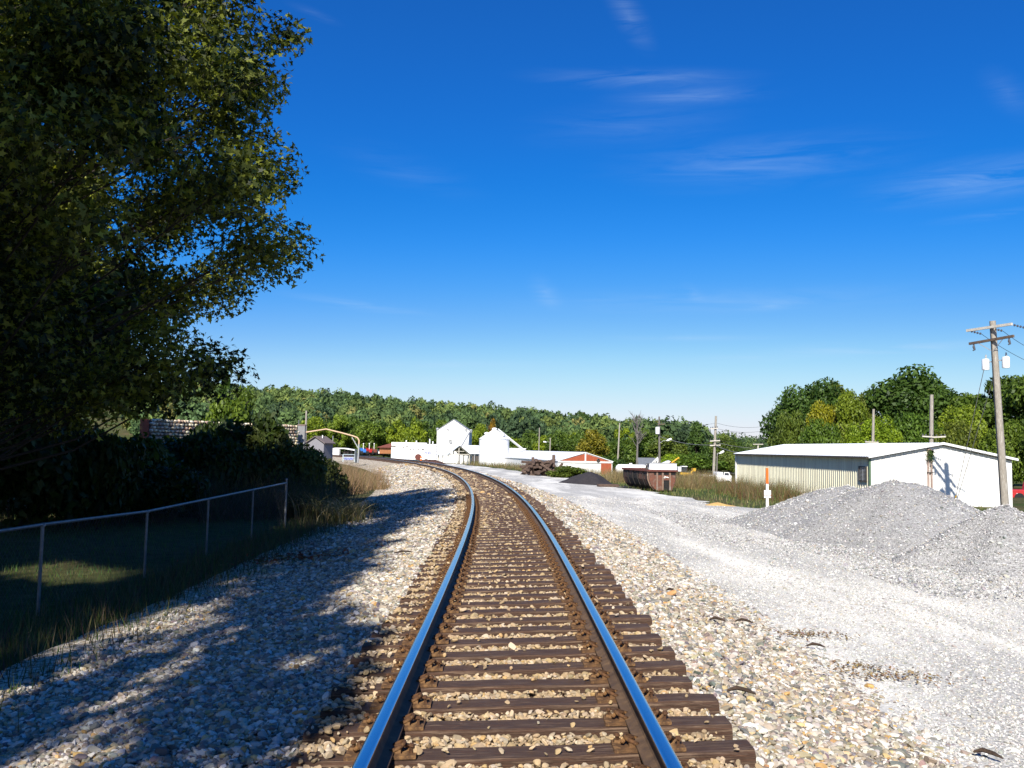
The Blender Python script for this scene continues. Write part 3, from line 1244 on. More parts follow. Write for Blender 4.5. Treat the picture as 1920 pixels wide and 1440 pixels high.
def clumps(name, spots, per, h, w, cols, cw, lean, label, spread=.55, seg=1):
    """tufts of uneven height: each spot is broken into small sub-tufts"""
    P, hf = [], []
    for (x, y, r) in spots:
        for j in range(max(3, int(7 * r))):
            c = rng.normal(0, r * spread, 2) + np.array([x, y])
            n = int(per * r * r / max(3, int(7 * r)))
            P.append(rng.normal(0, .17, (n, 2)) + c)
            hf.append(np.full(n, rng.uniform(.35, 1.15)))
    P, hf = np.concatenate(P), np.concatenate(hf)
    P = np.stack([P[:, 0], P[:, 1], ground_z(P[:, 0], P[:, 1]) - .05], 1)
    return blades(name, P, h * hf, w, cols, cw, lean, label, seg)


def pxs(lst, d0=None):
    return [(at(X, 900, d).x, d, r) for X, d, r in lst]


clumps('tall_weeds', pxs([(1300, 62, 1.5), (1385, 54, 1.6), (1410, 52, 1.5), (1432, 50, 1.4), (1458, 49, 1.5), (1480, 47, 1.2), (1502, 46, 1.0), (1375, 63, 1.5), (1398, 58, 1.4), (1450, 54, 1.4), (1530, 47, .9), (1555, 47, .8), (1425, 47, 1.0)]),
       330, 1.12, .011, G_RED + [(.13, .16, .05)], [3, 2, 3, 1.4, 1, 4], .8, 'tall reddish brown weeds along the foot of the metal building')
clumps('straw_weeds', pxs([(1170, 70, 1.4), (1152, 76, 1.6), (1160, 66, 1.0), (1275, 66, 1.7), (1290, 72, 1.8), (1262, 62, 1.1), (1310, 74, 1.8), (1330, 80, 2), (1285, 60, 1.0), (1180, 80, 1.6)]),
       380, 1.2, .011, G_DRY, [4, 3, 2, 3, 1], .7, 'straw coloured weeds either side of the rusty hopper')
px_tree('weed_bush', 'olive green leafy bush between the tie heap and the black pile', 'bush', 1064, 871, 74, 78, (1.0, .95, .6), 'bush', 3, 4000, .075, None, .0)

# ------------------------------------------------------------------ left side: yard, fence, trees
yard = on_ground(26000, lambda n: U(-17, -4.2, n), lambda n: U(4, 32, n))
blades('yard_grass', yard, .13, .006, [(.05, .10, .02), (.08, .14, .03), (.11, .15, .04), (.14, .13, .06)], [3, 4, 2, 1], .6, 'green lawn grass behind the chain link fence')
verge = on_ground(9000, lambda n: -5.6 + rng.normal(0, .55, n), lambda n: U(5, 34, n))
blades('verge_weeds', verge, .30, .007, [(.05, .08, .02), (.10, .10, .04), (.16, .12, .06), (.09, .06, .04)], [3, 3, 2, 2], .6, 'scruffy weeds along the foot of the chain link fence')

M_GALV = surf('galvanised_steel', (.22, .225, .23), (.13, .135, .14), 8, .5, .6, .1)
fx_ = -6.5
posts = [3.4, 6.4, 9.5, 12.75, 16.4, 19.7, 23.1, 26.5]
fence = thing('chain_link_fence', 'galvanised chain link fence between the shaded lawn and the ballast', 'fence', (fx_, 0, 0))
tops = []
for y in posts:
    zt = float(np.interp(y, [3, 12.75, 16.4, 26.5], [.57, .52, .45, .58]))
    tops.append(zt)
    z0 = gz(fx_, y) - .15
    last = y == posts[-1]
    m = MB().cyl((0, y, z0), (0, y, zt + (.10 if last else -.01)),   .032 if last else .023, n=10)
    m.lathe([(.04, 0), (.036, .03), (0, .05)], (0, y, zt + (.09 if last else -.02)), 10)
    m.build('fence_post', M_GALV, fence, True)
MB().tube([(0, y, z) for y, z in zip(posts, tops)], .024, 8).build('top_rail', M_GALV, fence, True)
mb = MB()
for k in range(-20, 240):
    for sg in (1, -1):
        y0 = 3.4 + k * .1
        pts = []
        a, b = (y0, y0 + 1.16)
        if sg < 0:
            a, b = b, a
        za, zb = 0.0, 1.16
        pa, pb = [a, za], [b, zb]
        lo, hi = 3.4, 26.5
        for p, q in ((pa, pb), (pb, pa)):
            if p[0] < lo or p[0] > hi:
                lim = lo if p[0] < lo else hi
                if abs(q[0] - p[0]) > 1e-6:
                    t = (lim - p[0]) / (q[0] - p[0])
                    if 0 <= t <= 1:
                        p[1] += (q[1] - p[1]) * t
                        p[0] = lim
        if min(pa[0], pb[0]) < lo - 1e-3 or max(pa[0], pb[0]) > hi + 1e-3:
            continue
        P3 = []
        for p in (pa, pb):
            zt = float(np.interp(p[0], posts, tops))
            P3.append(Vector((.03 + .004 * sg, p[0], zt - 1.16 + p[1])))
        mb.cyl(P3[0], P3[1], .0010, n=3, caps=False)
stuff(mb.build('wire_mesh', surf('dull_wire', (.16, .16, .16), (.10, .10, .10), 6, .7, 0, 0), fence))


def big_tree(name, label, base, lobes, n, leaf, mat, star=True, trunk_r=.35, seed=1, limb=.05):
    r = random.Random(seed)
    t = thing(name, label, 'tree', base)
    L = np.array(lobes)
    P, d, i = lobe_points(n, L, .8)
    N = unit(d * .5 + rng.normal(size=d.shape) * .6 + np.array([0, 0, .45]))
    lt = np.random.default_rng(seed).uniform(-.2, .2, len(L))
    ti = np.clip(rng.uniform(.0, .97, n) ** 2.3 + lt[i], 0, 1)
    V = star_leaves(P, N, leaf) if star else leaf_quads(P, N, leaf)
    c = np_mesh('foliage', V, 10 if star else 4, mat, ti, t)
    c['kind'] = 'stuff'
    top = L[:, 2].max()
    mb = MB()
    pts = [Vector((r.uniform(-.12, .12), r.uniform(-.12, .12), top * k / 8)) for k in range(9)]
    pts[0] = Vector((0, 0, -.4))
    mb.tube(pts, [trunk_r * (1.25 if k == 0 else (1 - .85 * k / 8)) for k in range(9)], 12)
    mb.build('trunk', M_BARK, t, True)
    mb = MB()
    for (x, y, z, q) in lobes:
        rr = math.hypot(x, y)
        z0 = max(1.2, z - rr * .42 - .3)
        z0 = min(z0, top * .95)
        a = Vector((0, 0, z0))
        b = Vector((x, y, z))
        m_ = a.lerp(b, .5) + Vector((0, 0, -.08 * rr + r.uniform(-.1, .3)))
        th = limb * (1 - z / top * .6) * .75
        mb.tube([a, m_, b], [th, th * .65, th * .22], 6)
        for j in range(4):
            e = b + Vector((r.uniform(-1, 1), r.uniform(-1, 1), r.uniform(-.7, .8))) * q * .8
            mb.tube([m_.lerp(b, .6), e], [th * .3, .006], 4)
    mb.build('limbs', M_BARK, t, True)['kind'] = 'stuff'
    return t


def shell_lobes(n, zs, rs, seed, q=(.55, 1.05), inner=.35):
    r = np.random.default_rng(seed)
    L = []
    lo, hi = zs[0], zs[-1]
    w = np.array([np.interp(z, zs, rs) for z in np.linspace(lo, hi, 60)])
    zc = r.choice(np.linspace(lo, hi, 60), n, p=w / w.sum()) + r.uniform(-.1, .1, n)
    for z in zc:
        R = np.interp(z, zs, rs)
        a = r.uniform(0, 6.28)
        k = r.uniform(inner, 1) ** .5
        qq = r.uniform(*q)
        R = max(.2, R - qq * .55) * k
        L.append((R * math.cos(a), R * math.sin(a), z, qq))
    return L


def lit_holes(lobes, bx, by, holes):
    """leave out the branches whose shade would fall on the sunlit gaps in the lawn"""
    out = []
    for (x, y, z, q) in lobes:
        sx_, sy_ = bx + x + .287 * z, by + y + 1.295 * z
        if all(abs(sx_ - hx) > hr * 1.3 + q * 1.1 or abs(sy_ - hy) > hr * .7 + q * 1.55 for hx, hy, hr, zm in holes if z > zm):
            out.append((x, y, z, q))
    return out


HOLES = [(-8.7, 17.2, .35, 0), (-7.5, 16.3, .25, 0), (-4.7, 27.4, .4, 8.6)]
ZB = -.68
gum = shell_lobes(250, [2.9, 4.0, 5.4, 7.8, 9.6, 12, 15, 18, 21.5], [4.0, 5.8, 6.5, 7.0, 6.6, 6.0, 5.0, 3.2, .5], 5, (.55, 1.0), .45)
gum += shell_lobes(64, [3.0, 6, 10, 14, 18], [3.4, 4.6, 5.0, 4.6, 2.5], 6, (1.2, 1.9), .05)
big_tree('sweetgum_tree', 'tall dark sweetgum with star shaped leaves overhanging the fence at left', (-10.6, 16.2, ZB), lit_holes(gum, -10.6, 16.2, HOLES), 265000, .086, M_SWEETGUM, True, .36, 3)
low = shell_lobes(120, [.6, 2, 5, 9, 13, 17], [3.8, 5.6, 6.2, 5.6, 4, .8], 9, (.8, 1.5))
big_tree('shade_tree', 'dark low-branching tree behind the lawn at the far left', (-21.5, 27, ZB), low, 34000, .18, M_SWEETGUM, False, .3, 8)
mid_ = shell_lobes(80, [3.9, 5.2, 7, 9, 11.2], [3.0, 4.2, 3.6, 2.8, .5], 29, (.7, 1.2), .15)
big_tree('shade_tree', 'dark dense tree directly behind the sweetgum', (-14.2, 27.5, ZB), mid_, 24000, .15, M_SWEETGUM, False, .26, 19)
low2 = shell_lobes(70, [.4, 2, 4.5, 7, 8.6], [3.0, 4.4, 4.6, 3, .5], 19, (.7, 1.2))
big_tree('shade_tree', 'dark bushy tree in front of the stone wall at left', (-19.6, 32, ZB), low2, 18000, .16, M_SWEETGUM, False, .25, 9)
# trees beside and behind the camera: they cast the shade that lies over the left side
oc = shell_lobes(150, [3.6, 5, 8, 12, 16, 20, 23, 25], [3.8, 5.2, 6.0, 6.2, 6.2, 6.0, 4.6, 1], 15, (.5, 1.05), .2)
_r = random.Random(77)
for _k in range(100):
    oc.append((_r.uniform(-1.5, 8.4), _r.uniform(-6.5, 4.5), _r.uniform(5, 12.5), _r.uniform(.25, .5)))
for _k in range(55):
    oc.append((_r.uniform(-5.5, 5), _r.uniform(-5, 5), _r.uniform(14, 22.5), _r.uniform(.7, 1.2)))
for _k in range(20):
    oc.append((_r.uniform(3.4, 8.2), _r.uniform(-6, 5), _r.uniform(4.5, 13), _r.uniform(.35, .75)))
# its right side is cut back so its shade stops short of the track
oc = [(min(x - .25 * _r.random(), float(np.interp(z, [0, 11, 14, 18, 22, 25], [-.8, -.8, -1.5, -2.3, -2.7, -3.4])) + 9.6 - .287 * z - q * .85), y, z, q) for x, y, z, q in oc]
oc = lit_holes(oc, -9.6, -8.5, HOLES)
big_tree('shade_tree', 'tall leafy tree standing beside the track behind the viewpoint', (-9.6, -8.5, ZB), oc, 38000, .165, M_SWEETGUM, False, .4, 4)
oc2 = shell_lobes(120, [2.5, 5, 9, 14, 19, 24, 27], [4.5, 6.2, 7.2, 7, 6, 3.8, .6], 25, (.8, 1.5), .2)
big_tree('shade_tree', 'tallest leafy tree at the back of the lawn left of the viewpoint', (-17.5, -3.0, ZB), lit_holes(oc2, -17.5, -3.0, HOLES), 60000, .25, M_SWEETGUM, False, .45, 6)

oc4 = shell_lobes(110, [13, 16, 21, 26, 30], [3.5, 5.6, 5.8, 4.6, .6], 45, (.8, 1.4), .2)  # unseen tree added to shade the left of the sweetgum and the lawn
big_tree('shade_tree', 'unseen high-crowned tree added to shade the sweetgum and the lawn', (-16.2, -9.5, ZB), lit_holes(oc4, -16.2, -9.5, HOLES), 52000, .25, M_SWEETGUM, False, .45, 12)
oc3 = shell_lobes(110, [8, 12, 17, 22, 27, 31], [4, 6.2, 7, 6.6, 4.5, .6], 35, (.8, 1.5), .2)  # another unseen tree, added to darken the sweetgum's upper left crown
big_tree('shade_tree', 'unseen very tall tree added far behind the viewpoint to shade the sweetgum', (-17, -16.5, ZB), lit_holes(oc3, -17, -16.5, HOLES), 50000, .26, M_SWEETGUM, False, .5, 7)

for k, (X, Yt, d, w, c, lb, kd) in enumerate([
    (440, 712, 66, 92, (1.15, 1.2, .6), 'sunlit green tree just right of the dark sweetgum', 'round'),
    (425, 690, 84, 60, (.75, .95, .75), 'pointed evergreen rising behind the sunlit tree', 'pine'),
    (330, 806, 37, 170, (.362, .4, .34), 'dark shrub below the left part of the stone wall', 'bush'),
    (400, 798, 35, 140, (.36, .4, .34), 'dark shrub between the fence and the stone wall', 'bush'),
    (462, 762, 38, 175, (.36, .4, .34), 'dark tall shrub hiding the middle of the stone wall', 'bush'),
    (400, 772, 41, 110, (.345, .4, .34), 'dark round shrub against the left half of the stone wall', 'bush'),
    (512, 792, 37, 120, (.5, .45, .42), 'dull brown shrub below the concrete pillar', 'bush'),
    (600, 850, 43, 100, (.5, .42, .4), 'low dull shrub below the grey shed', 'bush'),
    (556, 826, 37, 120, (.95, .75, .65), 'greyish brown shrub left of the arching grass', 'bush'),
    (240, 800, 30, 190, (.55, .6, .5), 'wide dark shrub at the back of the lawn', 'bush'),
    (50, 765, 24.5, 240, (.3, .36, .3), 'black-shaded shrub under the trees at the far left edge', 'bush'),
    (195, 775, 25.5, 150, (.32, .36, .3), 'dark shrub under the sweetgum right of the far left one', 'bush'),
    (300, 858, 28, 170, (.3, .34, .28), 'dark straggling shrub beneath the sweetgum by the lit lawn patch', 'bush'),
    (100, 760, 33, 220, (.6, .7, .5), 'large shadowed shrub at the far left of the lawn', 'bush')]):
    px_tree('shrub' if kd == 'bush' else 'tree', lb, 'shrub' if kd == 'bush' else 'tree', X, Yt, d, w, c, kd, 51 + k, 6000, .07 if kd != 'pine' else .06, None, .04)

clumps('tangled_undergrowth', pxs([(330, 30, 1.5), (380, 30, 1.6), (430, 30, 1.6), (480, 30.5, 1.6), (530, 31, 1.6), (570, 32, 1.5), (590, 30, 1.1), (250, 28, 1.6), (170, 27, 1.6)]), 260, 1.7, .012, [(.06, .06, .025), (.09, .075, .04), (.05, .065, .02), (.14, .11, .07)], [3, 3, 3, 1], .9, 'tangle of dark weeds and brambles behind the end of the fence')
# arching dry grass
P = rng.normal(0, .34, (520, 2))
g0 = at(648, 972, 27.5)
P3 = np.stack([g0.x + P[:, 0], 27.5 + P[:, 1], np.full(520, gz(g0.x, 27.5) - .03)], 1)
stuff(blades('arching_grass', P3, 1.35, .011, [(.40, .31, .14), (.28, .23, .08), (.14, .15, .045), (.50, .40, .22)], [3, 3, 3, 2], .95, None, 6), 'clump of arching straw grass at the end of the chain link fence', 'grass clump')
P = rng.normal(0, .4, (420, 2))
g1 = at(610, 965, 29.5)
P3 = np.stack([g1.x + P[:, 0], 29.5 + P[:, 1], np.full(420, gz(g1.x, 29.5) - .03)], 1)
stuff(blades('arching_grass', P3, 1.7, .011, [(.20, .16, .07), (.13, .11, .04), (.08, .09, .03), (.26, .2, .11)], [3, 3, 3, 1], .9, None, 6), 'darker clump of arching grass behind the pale one', 'grass clump')
clumps('tan_grass', [(at(X, 900, d).x, d, r) for X, d, r in [(655, 50, 1.3), (690, 49, 1.0), (705, 50, .8), (675, 54, 1.3), (640, 46, 1.2), (620, 44, 1.3), (600, 50, 1.5), (630, 58, 1.6), (660, 62, 1.5), (605, 66, 1.6), (625, 70, 1.5), (590, 60, 1.5), (645, 72, 1.3)]], 560, 1.3, .009, [(.34, .22, .12), (.26, .17, .08), (.18, .15, .06), (.4, .28, .17)], [3, 3, 2, 2], .8, 'patch of fluffy tan grass on the left bank of the track')
# fallen twigs, leaf litter
lit = at(540, 1050, 18.2)
q = rng.normal(0, 1, (260, 2)) * np.array([.75, .5])
P3 = np.stack([lit.x + q[:, 0], 18.2 + q[:, 1], ground_z(lit.x + q[:, 0], 18.2 + q[:, 1]) + .02], 1)
N = unit(rng.normal(0, .35, (260, 3)) + np.array([0, 0, 1]))
stuff(np_mesh('fallen_leaves', leaf_quads(P3, N, .055), 4, M_BLADE, palette(260, [(.30, .08, .03), (.22, .12, .05), (.14, .07, .04)], [3, 2, 2]), None, True), 'scatter of red brown fallen leaves by the fence end', 'leaves')
for k, (X, Y, X2, Y2, d, lb) in enumerate([(560, 1042, 610, 1030, 19, 'pale fallen twig on the red leaf litter'), (575, 1052, 628, 1066, 17.8, 'longer fallen twig lying across the ballast edge'), (545, 1018, 602, 1012, 20.5, 'thin bare twig at the foot of the dark weeds')]):
    a, b = at(X, Y, d), at(X2, Y2, d + .2)
    a.z = gz(a.x, a.y) + .05
    b.z = gz(b.x, b.y) + .06
    o = MB().tube([a, a.lerp(b, .5) + Vector((.05, .08, .06)), b], [.016, .012, .006], 6).build('twig', M_TWIG)
    tag(o, lb, 'twig')
M_DARKWOOD = surf('splintered_wood', (.07, .045, .03), (.035, .022, .016), 10, .85, 0, .6)
for (X, Y, ln, an, lb) in [(775, 1113, .34, .9, 'dark curved splinter on the ballast left of the rail'), (757, 1036, .55, .5, 'brown wood splinter on the sunlit ballast'), (1396, 1166, .34, -.6, 'dark stick at the edge of the ballast'), (1345, 1163, .3, -.6, 'thin brown stick on the right ballast slope'), (1530, 1212, .3, -.3, 'black bent scrap lying on the grey gravel'), (1390, 1298, .32, -.4, 'reddish wood chip among the cream stones'), (1853, 1416, .3, -.75, 'brown wood chip at the bottom right edge of the ballast'), (1258, 1108, .25, -1, 'small dark chip beside the tie ends')]:
    r_ = ray(X, Y)
    z = -.3
    for it in range(6):
        t_ = (z - CAM_H) / r_.z
        p = Vector((0, 0, CAM_H)) + r_ * t_
        z = float(bed(lateral(p.x, p.y))) + .03
    dv = Vector((math.cos(an), math.sin(an), 0)) * ln * .32
    o = MB().tube([p - dv, p - dv * .3 + Vector((0, .02, .025)), p + dv * .4 + Vector((0, .0, .02)), p + dv], [.008, .017, .015, .005], 5).build('wood_chip', M_DARKWOOD)
    tag(o, lb, 'wood chip')

# ------------------------------------------------------------------ gravel heaps
M_HEAP = gravel_material('heap_gravel', [(.27, .265, .255), (.41, .40, .385), (.34, .33, .32), (.21, .205, .20), (.52, .51, .49)], 34, None, bstr=1.0)


def heap(name, label, cones, x0, x1, y0, y1, step, mat, cat='gravel heap', stones=0, rough=.05, cols=None):
    xs_, ys_ = np.arange(x0, x1, step), np.arange(y0, y1, step)
    ph = rng.uniform(0, 6.28, 12)

    def zf(X, Y):
        g = ground_z(X, Y)
        H = np.zeros_like(X) - .12
        for (cx, cy, h, sl, ax, ay) in cones:
            d = np.hypot((X - cx) / ax, (Y - cy) / ay)
            wob = 1 + .10 * np.sin(3 * np.arctan2(Y - cy, X - cx) + ph[0]) + .06 * np.sin(7 * np.arctan2(Y - cy, X - cx) + ph[1])
            c = h - sl * d * wob
            top = h - .16
            top = h - .5
            c = np.where(c > top, top + .5 * np.tanh((c - top) / .58), c)
            foot = .10 * np.exp(-((np.maximum(0, d * sl * wob - h + .1)) / .12))
            H = np.logaddexp(H / .07, np.maximum(c, foot - .14) / .07) * .07
        n_ = .5 * np.sin(2.1 * X + ph[2]) * np.sin(2.6 * Y + ph[3]) + .35 * np.sin(5.3 * X + 2 * Y + ph[4]) * np.sin(4.4 * Y - X + ph[5]) + .25 * np.sin(11 * X + ph[6]) * np.sin(12 * Y + ph[7])
        return g - .02 + H - .03 + rough * n_ * np.clip(H * 2, 0, 1)
    o = grid_sheet(name, xs_, ys_, zf, mat)
    tag(o, label, cat)
    if stones:
        x, y = rng.uniform(x0, x1, stones), rng.uniform(y0, y1, stones)
        z = zf(x, y)
        g_ = ground_z(x, y)
        k = (z > g_ - .03) | ((z > g_ - .12) & (rng.random(len(x)) < .45))
        z = np.maximum(z, g_ - .004)
        x, y, z = x[k], y[k], z[k]
        size = .017 * rng.lognormal(0, .35, len(x))
        c = scatter('gravel', np.stack([x, y, z + .3 * size], 1), size, palette(len(x), cols or [(.37, .365, .35), (.53, .52, .50), (.24, .235, .23), (.64, .63, .61), (.47, .42, .35)], [4, 3, 2.5, 2, 1]))
        c.parent = o
        c['kind'] = 'stuff'
    return o


hA, hB, hC, hD = at(1585, 909, 27.5), at(1690, 903, 24.0), at(1887, 944, 19.2), at(1480, 945, 28)
heap('gravel_heap', 'large two-crested heap of grey gravel in front of the metal building', [
    (hA.x, 27.5, hA.z + .76, .52, 1.15, 1), (hB.x, 24.4, hB.z + .80, .52, 1.0, .95), (hA.x - .9, 27.0, 1.12, .45, 1, 1), (hB.x + .5, 24.2, hB.z + .70, .52, 1, .95)], 5.0, 16.5, 17.5, 33, .16, M_HEAP, 'gravel heap', 44000)
heap('gravel_heap', 'smaller gravel heap at the right edge in front of the large one', [(hC.x, 19.2, hC.z + .74, .70, 1, 1), (hC.x + 1.6, 18.8, 1.1, .6, 1, 1)], 6.6, 15, 14.4, 23.5, .15, M_HEAP, 'gravel heap', 26000)
# ------------------------------------------------------------------ paints and metals
M_WHITE = surf('white_paint', (.84, .83, .80), (.80, .785, .75), 2.2, .5, 0, .05, (2.2, 2.2, .12), (.70, .67, .61))
M_WHITE_METAL = surf('white_sheet_metal', (.84, .84, .83), (.77, .77, .77), 1.5, .5, .0, .05, spec=.5)
M_ROOF = surf('pale_metal_roof', (.62, .66, .70), (.72, .75, .78), .6, .4, .0, .05, (1, .2, 1), spec=.5)
M_BEIGE = surf('beige_sheet_metal', (.82, .79, .60), (.74, .70, .52), 2, .5, 0, .05, (2, 2, .15), (.62, .57, .42))
M_TRIM = surf('dark_trim', (.10, .085, .075), (.06, .05, .045), 3, .6, 0, .05)
M_GREEN_TRIM = surf('green_corner_trim', (.10, .17, .10), (.07, .12, .07), 3, .6, 0, .05)
M_DARK = surf('recess_shade', (.02, .02, .02), (.012, .012, .012), 3, .8, 0, .0)  # near-black colour painted for shade in the hopper hatch and under its rim
M_GLASS = surf('window_glass', (.05, .06, .07), (.03, .035, .04), 3, .15, 0, 0, spec=.6)
M_POLE = surf('weathered_pole', (.44, .41, .35), (.25, .22, .18), 4, .85, 0, .5, (6, 6, .6), (.54, .51, .45))
M_POLE_DARK = surf('dark_pole', (.20, .18, .165), (.11, .10, .09), 4, .85, 0, .5, (6, 6, .6))
M_ARM_PALE = surf('bleached_crossarm', (.62, .58, .50), (.46, .42, .35), 5, .8, 0, .4, (1, 1, 1))
M_ARM_DARK = surf('dark_crossarm', (.17, .12, .085), (.09, .065, .05), 5, .8, 0, .4)
M_PORC = surf('porcelain', (.10, .10, .11), (.07, .07, .075), 4, .25, 0, 0, spec=.6)
M_GREY = surf('grey_paint', (.40, .41, .42), (.30, .31, .32), 3, .5, .1, .05)
M_WIRE = surf('line_wire', (.05, .05, .05), (.035, .035, .035), 3, .6, .3, 0)
M_WIRE_PALE = surf('pale_cable', (.34, .33, .30), (.26, .25, .23), 3, .5, .3, 0)
M_REDWOOD = surf('red_boards', (.42, .10, .045), (.27, .065, .03), 3, .75, 0, .3, (6, 6, .5))
M_CONC = surf('grey_concrete', (.27, .27, .27), (.20, .20, .205), 3, .9, 0, .3)
M_RUSTY = surf('rusted_plate', (.24, .095, .055), (.15, .065, .045), 2.2, .85, .1, .3, c3=(.24, .19, .15))
M_RUSTY_RIM = surf('rusted_rim', (.17, .055, .04), (.11, .04, .032), 3, .8, .1, .3)
M_GREYPLATE = surf('scaled_grey_plate', (.34, .30, .25), (.25, .15, .10), 3, .8, .2, .3, c3=(.30, .29, .27))
M_BLACKTAR = surf('tarred_black', (.025, .023, .022), (.05, .04, .035), 2.5, .8, 0, .3)
M_YELLOW = surf('machine_yellow', (.72, .42, .03), (.60, .34, .03), 3, .45, 0, .05)
M_RED = surf('red_paint', (.50, .03, .03), (.38, .025, .025), 3, .4, 0, .0, spec=.5)
M_BLUE = surf('blue_paint', (.05, .22, .62), (.04, .17, .5), 3, .4, 0, 0, spec=.5)
M_ORANGE = surf('orange_paint', (.85, .16, .02), (.75, .13, .02), 3, .5, 0, 0)
M_RUBBER = surf('rubber', (.025, .025, .025), (.018, .018, .018), 4, .85, 0, .1)
M_OLDTIE = surf('old_tie_wood', (.13, .085, .06), (.07, .045, .035), 3, .85, 0, .5, (1, 10, 10), (.21, .15, .11))
M_BLACKHEAP = surf('black_grit', (.022, .020, .022), (.045, .040, .042), 9, .9, 0, .8)
M_SAND = surf('ochre_sand', (.62, .40, .14), (.48, .30, .11), 4, .95, 0, .5)
M_REDTEXT = surf('red_lettering', (.55, .03, .03), (.50, .03, .03), 3, .5, 0, 0)
M_BLUETEXT = surf('blue_lettering', (.05, .09, .42), (.04, .08, .36), 3, .5, 0, 0)
M_BROWNROOF = surf('brown_roof', (.22, .07, .045), (.15, .05, .035), 2, .8, 0, .2)


def text(body, size, parent, loc, rot, mat, name='lettering'):
    c = bpy.data.curves.new(name, 'FONT')
    c.body = body
    c.size = size
    c.align_x = 'CENTER'
    c.align_y = 'CENTER'
    c.extrude = .004
    c.materials.append(mat)
    o = bpy.data.objects.new(name, c)
    COL.objects.link(o)
    o.parent = parent
    o.location = loc
    o.rotation_euler = rot
    return o


def ribbed(a, b, z0, z1a, z1b, out, pitch, depth):
    """ribbed sheet from a to b (x, y), rising from z0 to z1a at a and z1b at b"""
    a, b, out = Vector((*a, 0)), Vector((*b, 0)), Vector((*out, 0))
    Ln = (b - a).length
    n = max(2, int(Ln / pitch))
    mb = MB()
    row = []
    for k in range(n):
        for t, q in ((0, 0), (.58, 0), (.70, 1), (.88, 1)):
            row.append(((k + t) / n, q))
    row.append((1, 0))
    vs = []
    for t, q in row:
        p = a.lerp(b, t) + out * depth * q
        vs += [(p.x, p.y, z0), (p.x, p.y, z1a + (z1b - z1a) * t)]
    return mb.add(vs, [(2 * i, 2 * i + 2, 2 * i + 3, 2 * i + 1) for i in range(len(row) - 1)])


# ------------------------------------------------------------------ long metal building at right
NR, NL = at(1897, 861, 51.0), at(1632, 856, 50.55)
BG = at(1896, 948, 51.0).z
EA = NL.z - .02
W_ = math.hypot(NR.x - NL.x, NR.y - NL.y)
ang = math.atan2(NR.y - NL.y, NR.x - NL.x)
bl = thing('metal_building', 'long low beige and white metal building with a pale ridged roof at right', 'building', (NL.x, NL.y, BG), ang)
HE = NR.z - BG
HRD = at(1768, 832, 50.8).z - BG
LB = 24.5
mb = ribbed((0, LB), (0, 0), -.6, HE, HE, (-1, 0), .30, .036)
mb.build('side_wall', M_BEIGE, bl)['label'] = 'beige ribbed side wall facing the gravel road'
mb = ribbed((0, 0), (W_ / 2, 0), -.6, HE, HRD, (0, -1), .30, .022)
m2 = ribbed((W_ / 2, 0), (W_, 0), -.6, HRD, HE, (0, -1), .30, .022)
mb.add(m2.v, m2.f)
mb.build('gable_wall', M_WHITE, bl)['label'] = 'bright white ribbed gable wall facing the track'
MB().add([(W_, 0, -.6), (W_, LB, -.6), (W_, LB, HE), (W_, 0, HE)], [(0, 1, 2, 3)]).add([(0, LB, -.6), (W_, LB, -.6), (W_, LB, HE), (W_ / 2, LB, HRD), (0, LB, HE)], [(0, 4, 3, 2, 1)]).build('rear_wall', M_BEIGE, bl)
sl = (HRD - HE) / (W_ / 2)
for sg in (0, 1):
    xe, xr = (-.22, W_ / 2) if sg == 0 else (W_ + .22, W_ / 2)
    ze, zr = HE + .035 - .22 * sl, HRD + .035
    mb = MB()
    n = 82
    vs = []
    row = []
    for k in range(n):
        for t, q in ((0, 0), (.6, 0), (.72, 1), (.88, 1)):
            row.append((-.25 + (LB + .45) * (k + t) / n, q * .03))
    row.append((LB + .2, 0))
    for y, q in row:
        vs += [(xe, y, ze + q), (xr, y, zr + q)]
    mb.add(vs, [(2 * i, 2 * i + 1, 2 * i + 3, 2 * i + 2) if sg == 0 else (2 * i, 2 * i + 2, 2 * i + 3, 2 * i + 1) for i in range(len(row) - 1)])
    mb.build('roof_slope', M_ROOF, bl)
    # white rake trim along the gable and dark dashes that paint the corrugation's shadow under it
    a, b = Vector((xe, -.26, ze - .03)), Vector((xr, -.26, zr - .03))
    MB().prism([(-.02, -.05), (.02, -.05), (.02, .075), (-.02, .075)], a, b, (0, 1, 0), (0, 0, 1)).build('rake_trim', M_WHITE_METAL, bl)
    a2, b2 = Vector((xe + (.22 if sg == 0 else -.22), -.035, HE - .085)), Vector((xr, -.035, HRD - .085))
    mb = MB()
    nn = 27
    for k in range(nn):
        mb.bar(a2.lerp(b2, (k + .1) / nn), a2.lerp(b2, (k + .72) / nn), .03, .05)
    mb.build('rake_shadow', M_TRIM, bl)  # dark bars painted in for shadow, no separate part
MB().prism([(-.06, -.05), (.06, -.05), (.06, .05), (-.06, .05)], (-.24, -.1, HE - .05), (-.24, LB, HE - .05), (1, 0, 0), (0, 0, 1)).build('eave_gutter', M_TRIM, bl)
MB().box((-.03, .03, HE / 2 - .3), (.10, .10, HE + .5)).build('corner_trim', M_GREEN_TRIM, bl)
MB().box((-.03, LB + .0, HE / 2 - .3), (.16, .16, HE + .5)).build('corner_trim', M_WHITE, bl)
z1, z0 = at(1620, 875, 51.4).z - BG, at(1620, 902, 51.4).z - BG
wn = MB().box((-.05, .83, (z0 + z1) / 2), (.02, .94, z1 - z0)).build('window', M_GLASS, bl)
mb = MB()
for q in (.36, 1.30):
    mb.box((-.07, q, (z0 + z1) / 2), (.06, .05, z1 - z0 + .05))
for q in (z0, z1):
    mb.box((-.071, .83, q), (.06, .94, .05))
mb.build('frame', M_TRIM, wn)
mb = MB()
